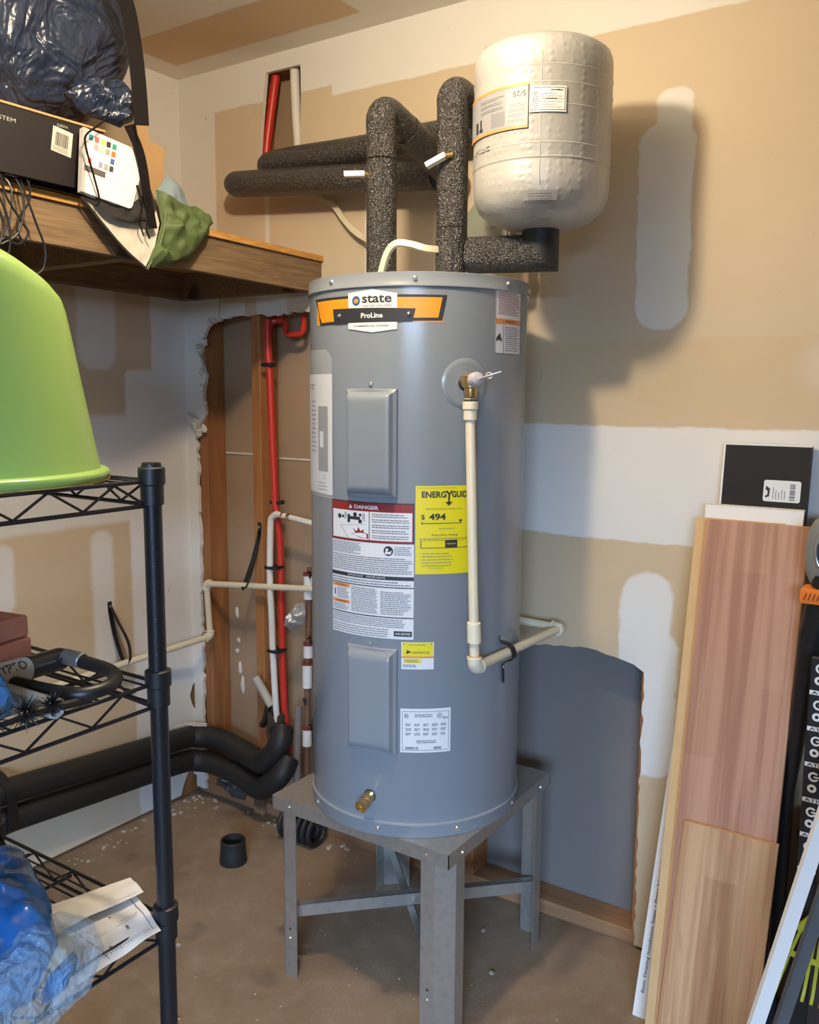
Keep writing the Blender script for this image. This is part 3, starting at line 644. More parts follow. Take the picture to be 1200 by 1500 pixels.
def elbow(c, a, b, r=.0148, L=.022, par=dp):
    a, b = Vector(a).normalized(), Vector(b).normalized(); c = Vector(c)
    m_ = MB().tube([c+a*L, c+a*L*.45, c+(a+b)*.004, c+b*L*.45, c+b*L], r, 16, sm=3); m_.build('elbow', m_fit, par)
    for q in (a, b): MB().lathe([(r-.001, 0), (r+.0012, 0), (r+.0012, .004), (r-.001, .004)], c+q*(L-.004), q, 20).build('elbow_collar', m_fit, par)
elbow(PE, vd, d1); pipe([PE+d1*.01, WE]); elbow(WE, -d1, (-1, 0, 0)); pipe([WE, WE+Vector((-.35, .004, .006))])
# strap holding the pipe to the heater
stp = thing('pipe_strap', 'black perforated strap screwed to the heater side over the discharge pipe', 'strap', (1.435, -.38, .85))
q0, n_ = cyl_frame(-7.0, .880); pa = [tm(k(-8.6), .898, .002), tm(k(-8.2), .886, .004), Vector((1.4425, -.383, .880)), Vector((1.4545, -.386, .875)), Vector((1.4605, -.386, .863)), Vector((1.4590, -.383, .850)), Vector((1.4480, -.378, .842)), tm(k(-5.6), .832, .003), tm(k(-5.2), .820, .002), tm(k(-4.6), .788, .002)]
MB().tube(pa, .01, sm=4, flat=(.013, .0022, (0, 0, 1))).build('strap', m_black, stp)
for z, a in ((.892, -8.4), (.824, -5.3)): 
    c_, nn = cyl_frame(a, z, TR+.003); MB().lathe([(.0038, 0), (.003, .002), (.0001, .003)], c_, nn, 10).build('screw', m_screw, stp)

# ================================================================== INSULATED RISERS
P1 = Vector((1.086, -.374, 0)); P2 = Vector((1.262, -.350, 0)); RF = .0355
def riser(name, label, P, ztop, zend, yend, ends, taper):
    t = thing(name, label, 'pipe', (P.x, P.y, 1.67))
    MB().lathe([(.0105, 0), (.0105, .05)], (P.x, P.y, 1.665), n=14).build('nipple', m_brass, t)
    MB().lathe([(.022, 0), (.022, .012), (.012, .014)], (P.x, P.y, 1.669), n=18).build('flange', m_foamdark, t)
    zj = 1.966 if ztop < 2.08 else 1.80
    MB().tube([(P.x, P.y, 1.690), (P.x, P.y, zj-.0015)], RF, 28).build('foam_sleeve', m_foam, t)
    # mitred bend of foam at the top, then a run back to the wall
    top = Vector((P.x, P.y, ztop))
    MB().tube([(P.x, P.y, zj+.0015), (P.x, P.y, ztop-.05), (P.x, P.y-.002, ztop-.01), (P.x, P.y+.02, ztop+.008), (P.x, P.y+.06, ztop-.001), (P.x, P.y+.10, ztop-.012)], [RF, RF, RF*.98, RF*.96, RF, RF], 28, sm=4).build('foam_elbow', m_foam, t)
    MB().tube([(P.x, P.y+.095, ztop-.011), (P.x, yend, zend)], RF+.0015, 28).build('foam_sleeve', m_foam, t)
    MB().tube([(P.x, yend-.03, zend+.004), (P.x-.004, yend+.002, zend), (P.x-.04, yend+.004, zend)], RF+.003, 28, sm=4).build('foam_corner', m_foamdark, t)
    MB().tube(ends, taper, 28, sm=5).build('foam_run', m_foam, t)
    MB().tube([(P.x+RF*.55, P.y-RF*.83, 1.70), (P.x+RF*.55, P.y-RF*.83, zj)], .0016, 6).build('foam_seam', m_foamdark, t)
    return t
r1 = riser('hot_water_pipe', 'black foam insulated riser on the left of the heater top with the lower wall run', P1, 2.068, 1.995, -.075,
    [(1.05, -.078, 1.997), (.78, -.088, 2.020), (.50, -.094, 2.042), (.345, -.094, 2.055), (.318, -.092, 2.057)], [.038, .038, .038, .037, .018])
r2_ = riser('cold_water_pipe', 'black foam insulated riser beside the silver tank with the upper wall run', P2, 2.086, 2.088, -.070,
    [(1.22, -.070, 2.090), (1.03, -.062, 2.099), (.78, -.052, 2.102), (.55, -.046, 2.110), (.435, -.044, 2.112), (.400, -.040, 2.104)], [.038, .038, .038, .038, .034, .018])
def handle(name, label, c, d):
    t = thing(name, label, 'valve handle', c); c = Vector(c); d = Vector(d).normalized()
    MB().tube([c, c-d*.016+Vector((0, .008, -.003))], .006, 10).build('stem', m_brass, t)
    MB().tube([c-d*.004, c+d*.010, c+d*.030, c+d*.043], .008, sm=2, flat=(.011, .016, (0, 1, 0))).build('lever', mat('white_rubber', (.76, .73, .66), .4), t)
handle('valve_handle', 'small white valve lever on the left foam insulated riser', (1.060, -.412, 1.932), (-.8, -.55, -.02))
handle('valve_handle', 'small white valve lever on the right riser next to the silver tank', (1.268, -.396, 1.946), (-.83, -.3, -.42))
t = thing('power_cable', 'cream electrical cable looping between the two foam risers above the heater', 'cable', (1.13, -.43, 1.68))
MB().tube([(1.128, -.440, 1.674), (1.134, -.440, 1.705), (1.148, -.438, 1.745), (1.168, -.432, 1.765), (1.20, -.420, 1.762), (1.235, -.405, 1.752), (1.262, -.312, 1.758)], .008, sm=5, flat=(.014, .009, (0, 1, 0))).build('cable_sheath', m_cpvc, t)
t = thing('power_cable', 'cream electrical cable coming out of the wall behind the left riser', 'cable', (.605, -.01, 1.99))
MB().tube([(.590, .010, 2.004), (.605, -.008, 1.994), (.66, -.018, 1.972), (.70, -.024, 1.930), (.745, -.028, 1.89), (.80, -.04, 1.86), (.95, -.14, 1.80), (1.06, -.30, 1.72), (1.10, -.32, 1.68)], .008, sm=5, flat=(.016, .008, (0, 1, 0))).build('cable_sheath', m_cpvc, t)
t = thing('junction_box', 'grey green octagonal junction box on the wall behind the silver tank', 'junction box', (1.185, -.03, 1.84))
jb = [(1.130, 1.79), (1.215, 1.79), (1.243, 1.815), (1.243, 1.895), (1.215, 1.922), (1.14, 1.922), (1.115, 1.895), (1.115, 1.815)]
m_jb = mat('grey_green_paint', (.27, .29, .24), .5)
MB().prism([(a, -.001, b) for a, b in jb], (0, -.036, 0)).build('box_body', m_jb, t, False)
MB().lathe([(.0135, 0), (.0135, .0015), (.011, .0025), (.0001, .002)], (1.185, -.037, 1.865), (0, -1, 0), 24).build('knockout', m_jb, t)
t = thing('pipe_bracket', 'small brass and steel threaded fitting between junction box and foam elbow', 'fitting', (1.30, -.18, 1.78))
MB().lathe([(.010, 0), (.010, .10)], (1.30, -.16, 1.745), n=12).build('rod', m_steel, t)
MB().lathe([(.014, 0), (.014, .02)], (1.30, -.16, 1.780), n=6).build('nut', m_brass, t, False); MB().tube([(1.29, -.16, 1.75), (1.262, -.31, 1.748)], .009, 10).build('branch', m_brass, t)

# ================================================================== EXPANSION TANK
EC = Vector((1.46, -.31, 0)); ER = .144
et = thing('expansion_tank', 'silver wrapped expansion tank held above the heater on a foam covered elbow', 'tank', (1.46, -.31, 1.77))
prof = [(.0001, 1.782), (.035, 1.783), (.075, 1.790), (.110, 1.803), (.132, 1.822), (.1425, 1.848), (.1445, 1.872), (.1445, 1.903)]
for zz in (1.905, 1.932, 2.004, 2.045, 2.078): prof += [(.1448, zz-.006), (.1462, zz-.002), (.1440, zz), (.1448, zz+.003)]
prof += [(.1448, 2.105), (.1440, 2.120), (.139, 2.133), (.126, 2.143), (.09, 2.151), (.045, 2.154), (.0001, 2.155)]
MB().lathe(prof, (EC.x, EC.y, 0), n=112).build('tank_shell', m_silver, et, angle=1.0)
em = cylmap(EC, ER+.0012, -64); ea = lambda a: R(a+64)*(ER+.0012)
MB().grid(lambda u, v: em(ea(-65.5)+.0016*(u-.5), 1.85+.25*v, .0002+.0005*math.sin(u*PI)), 4, 20).build('wrap_seam', m_silver, et)
l1 = MB().grid(lambda u, v: em(ea(-160)+(ea(-75.2)-ea(-160))*u, 1.9575+.084*v, .0025), 40, 1).build('tank_label', mat('grey_label', (.30, .295, .31), .4, var=.04), et, False, 'grey label with orange borders, printed upside down')
p = Print(em); p.rect(m_orange2, ea(-160), 2.0365, ea(-75.2), 2.0415, .0030); p.rect(m_orange2, ea(-160), 1.9575, ea(-75.2), 1.9625, .0030)
p.rect(mat('pale_grey_label', (.38, .37, .38), .5), ea(-94), 1.9665, ea(-76), 2.0335, .0029); p.rect(mat('grey_label2', (.22, .22, .25), .5), ea(-108), 1.968, ea(-94.5), 1.995, .0029)
vs, fs = text_uv('5/25', .0); x0 = min(a for a, b in vs); x1 = max(a for a, b in vs); y0 = min(b for a, b in vs); y1 = max(b for a, b in vs)
p.mb(m_ink).add([em(ea(-77)-(a-x0)/(x1-x0)*.026, 2.0280-(b-y0)/(y1-y0)*.010, .0034) for a, b in vs], fs)
for i in range(4): p.lines(m_grayink, ea(-92+i*.7), 1.9690+i*.010, ea(-77), 1.9760+i*.010, 2, .3, .0033, i)
for i in range(3): p.lines(m_grayink, ea(-122), 1.999+i*.010, ea(-95), 2.006+i*.010, 2, .3, .0033, i+7)
p.rect(m_ink, ea(-124), 1.968, ea(-119), 1.974, .0032); p.rect(m_ink, ea(-122.5), 1.972, ea(-120.5), 1.992, .0032); p.rect(m_ink, ea(-130), 1.968, ea(-126), 1.990, .0032)
p.text(m_silver, 'Pluc', ea(-132), 1.928, ea(-110), 1.944, .0032, .02); p.emit(l1, {'dull_orange_ink': 'orange_border'})
l2 = MB().grid(lambda u, v: em(ea(-74.3)+(ea(-46)-ea(-74.3))*u, 1.9855+.0485*v, .0025), 20, 1).build('data_label', m_paper, et, False, 'white rectangular data label')
p = Print(em); a0, a1 = ea(-73.3), ea(-47)
for r_ in ((a0, 2.0300, a1, 2.0308), (a0, 1.9885, a1, 1.9893), (a0, 1.9885, a0+.0008, 2.0308), (a1-.0008, 1.9885, a1, 2.0308)): p.rect(m_ink, *r_, .0030)
p.lines(m_grayink, ea(-72), 1.990, ea(-67), 2.024, 8, .35, .0031, 1); p.lines(m_redink, ea(-66), 1.991, ea(-49), 2.022, 6, .12, .0031, 2); p.lines(m_ink, ea(-58), 2.024, ea(-49), 2.028, 1, .5, .0031, 3); p.lines(m_ink, ea(-62), 2.008, ea(-53), 2.0115, 1, .5, .0031, 4)
p.emit(l2)
# small label on the lower dome
def dome(u, v, off):
    a = R(-64)+u/.13; t_ = v; r_, z = (.118+.014*t_*2, 1.8085+.0135*t_*2) if t_ < .5 else (.132+.0085*(t_*2-1), 1.822+.0175*(t_*2-1))
    return Vector((EC.x+r_*math.cos(a), EC.y+r_*math.sin(a), z))+Vector((math.cos(a)*.75, math.sin(a)*.75, -.66))*(.0016+off)
l3 = MB().grid(lambda u, v: dome(-.032+.064*u, v, 0), 10, 4).build('inspection_label', MATS['pale_grey_label'], et, False, 'small white sticker under the tank')
p = Print(dome); p.lines(m_grayink, -.024, .25, .024, .9, 5, .25, .0004, 2); p.emit(l3)
# foam elbow that carries it
fe = thing('foam_elbow_pipe', 'thick black foam elbow carrying the silver tank beside the right riser', 'pipe', (1.37, -.33, 1.74))
A0 = Vector((1.305, -.343, 1.740)); A1 = Vector((1.500, -.300, 1.734))
ax = (A1-A0).normalized(); rr = .0385
def cut_tube(p, q, nq, r=rr, n=32, fat=1.0, sp=None):
    """tube from p to q whose far end is cut by the plane through q with normal nq (a mitre)"""
    p, q, nq = Vector(p), Vector(q), Vector(nq); d = (q-p).normalized(); ref = Vector((0, 0, 1)) if abs(d.z) < .9 else Vector((1, 0, 0))
    N = d.cross(ref).normalized(); B_ = d.cross(N); vs = []; m_ = MB()
    for k_ in range(n):
        o_ = (N*math.cos(2*PI*k_/n)+B_*math.sin(2*PI*k_/n))*r; vs.append(p+o_)
    for k_ in range(n):
        o_ = vs[k_]; t_ = (q-o_).dot(nq)/d.dot(nq); vs.append(o_+d*t_)
    m_.add(vs, [(k_, (k_+1) % n, (k_+1) % n+n, k_+n) for k_ in range(n)]+[tuple(reversed(range(n))), tuple(range(n, 2*n))]); return m_
EL = Vector((1.462, -.309, 1.737)); U_ = (EL-A0).normalized()
mit = (U_-Vector((0, 0, 1))).normalized()
cut_tube(A0, EL+Vector((.0, 0, .0)), (U_+Vector((0, 0, 1))).normalized(), .040).build('foam_sleeve', m_foam, fe)
cut_tube((EL.x, EL.y, 1.787), EL, (U_+Vector((0, 0, 1))).normalized(), .0405).build('foam_sleeve', m_foamdark, fe)
MB().lathe([(.012, 0), (.012, .03)], (EL.x, EL.y, 1.768), n=14).build('thread', m_brass, fe)

# ================================================================== PIPES IN THE WALL CAVITY
red = thing('red_pipe', 'long red plastic water pipe clipped to the stud in the torn wall opening', 'pipe', (.40, .0, .04))
MB().tube([(.374, .004, 1.66), (.376, .0, 1.60), (.384, .0, 1.47), (.390, -.004, 1.38), (.405, -.008, 1.12), (.411, -.008, 1.05), (.415, .002, .95), (.416, .004, .72), (.420, .006, .42), (.43, .02, .25)], .0115, 14, sm=4).build('pipe', m_red, red)
m_dred = mat('dark_red', (.20, .035, .02), .4)
MB().tube([(.374, .004, 1.64), (.38, .02, 1.655), (.40, .03, 1.66), (.42, .03, 1.66)], .010, 10, sm=3).build('branch', m_red, red)
MB().tube([(.425, .03, 1.66), (.425, .03, 1.63), (.435, .03, 1.615), (.485, .03, 1.615), (.50, .03, 1.63), (.50, .03, 1.67)], .009, 10, sm=3).build('loop', m_red, red)
for z, x in ((1.52, .380), (1.085, .408)):
    MB().bbox((x-.020, -.016, z-.006), (x+.020, .0135, z+.006), .002).build('clip', m_black, red)
wp = thing('white_pipe', 'white plastic water pipe running beside the red pipe in the wall opening', 'pipe', (.395, -.02, .38))
MB().tube([(.428, -.028, 1.050), (.412, -.028, 1.040), (.403, -.028, 1.01), (.397, -.028, .83), (.402, -.028, .71), (.405, -.028, .60), (.412, -.024, .40), (.415, -.02, .36)], .0105, 14, sm=4).build('pipe', m_white_pex, wp)
for z, x in ((.875, .398), (.60, .405)): MB().bbox((x-.016, -.041, z-.005), (x+.030, .006, z+.005), .002).build('clip', m_black, wp)
st2 = MB().tube([(.425, -.026, 1.052), (.62, -.03, 1.030)], .0095, 12).build('branch', m_white_pex, wp)
MB().lathe([(.0115, 0), (.0115, .012)], (.475, -.0268, 1.0462), (.99, -.02, -.11), 14).build('copper_ring', m_brass, wp)
MB().lathe([(.0115, 0), (.0115, .006)], (.452, -.0268, 1.0489), (.99, -.02, -.11), 14).build('copper_ring', m_brass, wp)
# cream drain pipe along the left wall
lp = thing('drain_pipe', 'cream plastic pipe stepping down from the wall opening along the left wall', 'pipe', (.11, -.03, .6))
e1_ = Vector((.108, -.032, .786)); e2_ = Vector((.122, -.032, .604))
pipe([(.60, -.030, .830), e1_], .0105, m_cpvc, lp); elbow(e1_, (1, 0, .09), (.07, 0, -1), .014, .020, lp); pipe([e1_, e2_], .0105, m_cpvc, lp)
e3_ = Vector((.050, -.40, .572)); elbow(e2_, (-.07, 0, 1), e3_-e2_, .014, .020, lp); pipe([e2_, e3_, (.046, -.75, .560)], .0105, m_cpvc, lp)
def loop_strap(name, label, pts, w_=.016, nail=None, dirn=(1, 0, 0)):
    t = thing(name, label, 'strap', pts[0]); MB().tube(pts, .01, sm=5, flat=(w_, .0024, dirn)).build('strap', m_black, t)
    if nail: MB().lathe([(.004, 0), (.003, .002), (.0001, .003)], nail[0], nail[1], 10).build('nail', m_screw, t)
loop_strap('pipe_hanger', 'black perforated strap looped from the left wall around the cream pipe', [(.003, -.347, .770), (.004, -.346, .735), (.012, -.338, .66), (.038, -.335, .590), (.060, -.335, .568), (.072, -.330, .585), (.060, -.325, .64), (.022, -.335, .71), (.008, -.345, .750)], .014, ((.005, -.347, .755), (1, 0, 0)), (1, 0, 0))
loop_strap('pipe_hanger', 'black perforated strap hanging from the middle stud around the cream pipe', [(.318, .011, 1.010), (.318, .008, .97), (.300, -.008, .88), (.288, -.026, .82), (.296, -.046, .796), (.312, -.048, .806), (.322, -.03, .86), (.321, -.004, .93), (.319, .004, .985)], .014, ((.318, .009, .995), (0, -1, 0)), (0, -1, 0))
# white-sleeved riser just left of the heater
vp_ = thing('sleeved_pipe', 'old vertical pipe with white sleeves and red bands left of the heater', 'pipe', (.54, -.02, .1))
m_rust = mat('rusty_pipe', (.17, .085, .05), .6, var=.4, vscale=60)
MB().tube([(.552, -.012, .89), (.548, -.014, .74), (.540, -.016, .5), (.536, -.016, .1)], .010, 12).build('pipe', m_rust, vp_)
for (x, za, zb) in ((.549, .79, .865), (.546, .60, .64), (.541, .50, .575), (.538, .305, .36)):
    MB().tube([(x, -.017, za), (x, -.016, zb)], .0155, 14).build('sleeve', m_white_pex, vp_)
    MB().tube([(x, -.0165, zb), (x, -.0165, zb+.010)], .0165, 14).build('band', m_dred, vp_)
MB().tube([(.500, -.012, .43), (.492, -.014, .25), (.488, -.012, .14)], .013, 12).build('pipe', mat('dull_grey_pipe', (.22, .18, .15), .6), vp_)
for i, (x, z, s_) in enumerate(((.556, .875, 1), (.556, .665, 1), (.554, .46, -1), (.556, .38, 1))):
    MB().tube([(x, -.03, z), (x+.014*s_, -.034, z+.008), (x+.010*s_, -.03, z-.014)], .003, 6, sm=3).build('wire_tie', m_black, vp_)
fl = MB().puff([(.475, -.05, .700), (.500, -.05, .735), (.520, -.05, .775), (.556, -.05, .790), (.566, -.05, .750), (.556, -.05, .715), (.51, -.05, .690)], (.522, -.05, .735), (0, -1, .2), .022, .012, .016, 40, 60, 8, 3)
tag(fl.build('crumpled_foil', mat('crumpled_foil', (.55, .53, .50), .35, .5), loc=(.52, -.05, .69)), 'crumpled silvery foil scrap stuck on the sleeved pipe beside the heater', 'foil')
tp = MB().tube([(.5, -.052, .69), (.565, -.05, .712)], .010, 8)
# low foam covered pair of pipes
def foam_pipe(dz, label, pts, r):
    t = thing('foam_covered_pipe', label, 'pipe', pts[0], 'pair of foam covered pipes low on the left wall')
    MB().tube(pts, r, 20, sm=5).build('foam_sleeve', m_foamdark, t)
foam_pipe(0, 'upper of two thick black foam pipes running low around the room corner', [(.062, -1.9, .36), (.062, -.95, .322), (.062, -.50, .285), (.062, -.12, .252), (.085, -.062, .245), (.15, -.035, .244), (.26, -.03, .225), (.345, -.045, .215), (.40, -.06, .235), (.455, -.055, .305), (.44, -.03, .345)], .037)
foam_pipe(1, 'lower of two thick black foam pipes running low around the room corner', [(.060, -1.9, .25), (.060, -.95, .232), (.060, -.50, .200), (.060, -.13, .168), (.085, -.068, .160), (.15, -.045, .155), (.26, -.040, .140), (.345, -.055, .130), (.40, -.07, .145), (.465, -.065, .205), (.47, -.03, .25)], .037)
loop_strap('pipe_hanger', 'wide black strap around the foam pipes on the left wall behind the wire shelf', [(.004, -.778, .40), (.006, -.778, .365), (.05, -.776, .362), (.103, -.775, .32), (.104, -.775, .23), (.085, -.775, .195), (.03, -.776, .190), (.006, -.777, .22)], .028, None, (1, 0, 0))
t = thing('zip_tie', 'white plastic ties resting on the foam pipes at the room corner', 'tie', (.06, -.06, .29))
MB().tube([(.030, -.12, .288), (.05, -.07, .290), (.10, -.035, .286)], .003, flat=(.006, .002, (0, 0, 1))).build('tie', m_white_pex, t)
MB().tube([(.045, -.085, .292), (.075, -.075, .288), (.105, -.045, .284)], .003, flat=(.007, .002, (0, 0, 1))).build('tie', m_white_pex, t)
# valve cluster
vc = thing('shutoff_valve', 'dark valve cluster with black knob where the red pipe meets the foam pipes', 'valve', (.40, -.02, .33))
MB().lathe([(.0001, 0), (.017, .002), (.020, .012), (.017, .022), (.0001, .024)], (.435, -.045, .345), (.2, -1, .1), 10).build('knob', m_black, vc)
MB().bbox((.375, -.03, .315), (.43, .012, .385), .008, seg=2).build('body', mat('dark_bronze', (.10, .07, .05), .5, .4), vc)
MB().tube([(.405, -.02, .38), (.405, -.02, .41)], .014, 12).build('collar', m_black, vc); MB().tube([(.43, -.02, .35), (.47, -.015, .33)], .012, 12).build('outlet', m_black, vc)
MB().tube([(.345, -.02, .33), (.362, -.02, .36), (.368, -.015, .40)], .011, 10, sm=3).build('black_elbow', m_black, vc)
t = thing('pipe_stub', 'open grey plastic pipe stub sticking up beside the white pipe', 'pipe', (.39, -.02, .41))
MB().lathe([(.0145, 0), (.0145, .108), (.0085, .108), (.0085, .09), (.0001, .09)], (.388, -.02, .408), (-.58, -.05, .78), 16).build('stub', mat('dirty_pvc', (.42, .37, .31), .5), t)
# bagged insulation in the bottom of the opening
bg = MB().puff([(.11, .03, .10), (.16, .03, .115), (.235, .03, .11), (.245, .03, .06), (.23, .03, .015), (.16, .03, .012), (.10, .03, .05)], (.175, .03, .065), (0, -1, .1), .05, .04, .03, 22, 72, 10, 4)
tag(bg.build('plastic_bag', mat('grey_film', (.07, .07, .07), .25), loc=(.17, .03, .0)), 'crumpled dark grey plastic stuffed in the bottom of the wall opening', 'bag')
hs = thing('coiled_hose', 'dark coiled hose lying against the wall behind the heater stand', 'hose', (.55, -.06, 0))
for i in range(6):
    MB().tube([(.49+i*.024+.008*math.cos(q)*0, -.06+.042*math.cos(q), .050+.044*math.sin(q)) for q in [j*2*PI/14 for j in range(14)]], .0085, 8, close=True).build('loop', m_foamdark, hs)
bw = MB().bbox((.285, -.008, .0), (.330, .012, .16), .003)
tag(bw.build('wood_block', m_plate, loc=(.31, 0, 0)), 'short brown wood block standing at the foot of the middle stud', 'block')
# rubber plug
pl = thing('rubber_cup', 'small black rubber leg cup standing on the concrete floor', 'rubber cup', (.459, -.277, 0))
MB().lathe([(.0001, .002), (.041, .0), (.0425, .004), (.040, .030), (.0375, .064), (.0385, .070), (.0370, .073), (.0310, .073), (.0305, .068), (.032, .02), (.0001, .018)], (.459, -.277, 0), n=36).build('cup', mat('black_rubber', (.016, .016, .017), .6), pl)
#PART2
# ================================================================== WOODEN WALL SHELF (upper left)
m_oldwood = wood('old_shelf_wood', (.12, .07, .035, 1), (.27, .175, .092, 1), (9, .55, 14), .75, 5, 2.2)
m_edge = wood('plywood_edge', (.42, .19, .04, 1), (.68, .36, .10, 1), (6, 1.2, 6), .7, 10, 1)
ws_ = thing('wall_shelf', 'deep wooden shelf of boards and plywood across the upper left wall', 'shelf', (.3, -.0, 1.73))
def yb(x0, x1, y0, y1, z0, z1): # box whose height drops slightly toward the back wall
    s_ = lambda y: -.020*y
    return MB().hexa([(x0, y0, z0+s_(y0)), (x1, y0, z0+s_(y0)), (x1, y1, z0+s_(y1)), (x0, y1, z0+s_(y1)), (x0, y0, z1+s_(y0)), (x1, y0, z1+s_(y0)), (x1, y1, z1+s_(y1)), (x0, y1, z1+s_(y1))])
yb(.575, .598, -2.6, -.002, 1.729, 1.819).build('front_board', m_oldwood, ws_, False)
yb(.002, .606, -2.6, -.002, 1.820, 1.836).build('plywood_top', m_edge, ws_, False)
yb(.002, .040, -2.6, -.002, 1.735, 1.819).build('ledger_board', m_oldwood, ws_, False)
yb(.041, .574, -.040, -.002, 1.735, 1.819).build('ledger_board', m_oldwood, ws_, False)
for y in (-.65, -1.25, -1.85, -2.4): yb(.041, .574, y-.038, y, 1.735, 1.819).build('joist', m_oldwood, ws_, False)
ST = lambda y: 1.8365-.020*y
# folded black cloth, carton, card, bag ------------------------------
cl = MB().grid(lambda u, v: Vector((.22+.405*v, -1.5+.82*u, ST(-1.5+.82*u)+.002+.012*abs(math.sin(u*17+v*3))*(1 if v < .93 else .6))), 40, 14)
cl.grid(lambda u, v: Vector((.22+.405*v, -1.5+.82*u, ST(-1.5+.82*u)+.0008)), 40, 2)
m_bcloth = mat('black_cloth', (.022, .018, .017), .8, bscale=300)
tag(cl.build('black_cloth', m_bcloth, loc=(.4, -1.1, 1.856)), 'black cloth lying flat on the wooden shelf beneath the dark carton', 'cloth')
cb = thing('carton', 'long charcoal printed carton lying on the wooden shelf under the blue bag', 'box', (.42, -1.1, 1.875))
MB().bbox((.26, -1.62, 1.876), (.590, -.800, 2.012), .0015).build('carton_body', m_box, cb, False)
MB().bbox((.262, -1.62, 2.0125), (.592, -.752, 2.0175), .001).build('lid_edge', m_card, cb, False, 'bare brown cardboard lid edge')
fm = plane_map((.5902, 0, 0), (0, 1, 0), (0, 0, 1), (1, 0, 0)); p = Print(fm)
p.text(mat('silver_ink', (.50, .47, .42), .4), 'SYSTEM', -1.030, 1.9800, -.974, 1.9880, .0006)
stk = MB().add([fm(-.895, 1.945, .0005), fm(-.846, 1.938, .0005), fm(-.838, 1.990, .0005), fm(-.886, 1.997, .0005)], [(0, 1, 2, 3)]).build('barcode_sticker', mat('kraft_sticker', (.62, .58, .50), .6), cb, False)
sm_ = plane_map((.5902, -.895, 1.945), (0, .049, -.007), (0, .008, .052), (1, 0, 0)); q = Print(sm_); rn = random.Random(3); u = .008
while u < .040:
    w_ = rn.choice((.0006, .001, .0016)); q.rect(m_ink, u, .014, u+w_, .043, .001, 1); u += w_+rn.choice((.0007, .0012))
q.lines(m_grayink, .004, .002, .045, .012, 3, .4, .001, 4); q.emit(stk); p.text(m_ink if False else MATS['silver_ink'], 'G30AA', -.877, 1.9975, -.850, 2.0030, .0006); p.emit(cb)
cd = thing('colour_card', 'white rounded card carton with colour swatches leaning on the dark carton end', 'card', (.62, -.78, 1.84))
O_ = Vector((.606, -.832, 2.000)); Ud = Vector((.012, .159, -.024)).normalized(); Vd = Vector((.016, -.035, -.139)).normalized(); Vd = (Vd-Ud*Vd.dot(Ud)).normalized(); Nd = Ud.cross(Vd)
if Nd.x < 0: Nd = -Nd
W_, H_ = .163, .142; r_ = .010
def rrect(w_, h_, r_, n=5, corners=(0, 1, 1, 0)):
    pts = []
    for (cx_, cy_, a0), on in zip(((0, 0, 180), (w_, 0, 270), (w_, h_, 0), (0, h_, 90)), corners):
        if not on: pts.append((cx_, cy_)); continue
        sx = 1 if cx_ == 0 else -1; sy = 1 if cy_ == 0 else -1
        for i in range(n+1): a = R(a0+90*i/n); pts.append((cx_+sx*r_+r_*math.cos(a), cy_+sy*r_+r_*math.sin(a)))
    return pts
CQ = [Vector(c_) for c_ in ((.606, -.832, 2.000), (.618, -.673, 1.977), (.632, -.731, 1.842), (.622, -.856, 1.860))]
P3 = lambda u, v, o=0: (CQ[0]*(1-u/W_)+CQ[1]*(u/W_))*(1-v/H_)+(CQ[3]*(1-u/W_)+CQ[2]*(u/W_))*(v/H_)+Nd*o
m_cardw = mat('white_card', (.80, .78, .76), .45, var=.02)
MB().prism([P3(a, b) for a, b in rrect(W_, H_, r_)], Nd*.014).build('card_body', m_cardw, cd, False)
q = Print(lambda u, v, o: P3(u, v, .014+o)); q.rect(mat('grey_side', (.42, .39, .37), .6), 0, .0, .010, H_, .0005)
cols = {(0, 0): (.02, .22, .30), (0, 1): (.60, .12, .16), (0, 2): (.75, .62, .12), (0, 3): (.03, .03, .03), (0, 4): (.02, .32, .20), (1, 1): (.70, .35, .38), (1, 2): (.80, .70, .35), (1, 3): (.32, .32, .30), (1, 4): (.70, .18, .03), (2, 4): (.05, .14, .38), (3, 0): (.60, .12, .08), (3, 2): (.30, .26, .50), (3, 3): (.33, .32, .31), (3, 4): (.05, .05, .06)}
for (r0, c0_), c in cols.items():
    m_ = mat('swatch_%d_%d' % (r0, c0_), c, .5, var=0); u0, v0 = .014+c0_*.0152, .010+r0*.0175
    q.rect(m_, u0, v0, u0+.0108, v0+.0125, .001)
q.rect(mat('dark_tab', (.10, .085, .08), .5), .006, .081, .066, .094, .001); q.emit(cd, {m.name: 'colour_swatch' for m in MATS.values() if m.name.startswith('swatch')})
for c_ in cd.children:
    if c_.name.startswith('colour_swatch') and 'kind' in c_: del c_['kind']
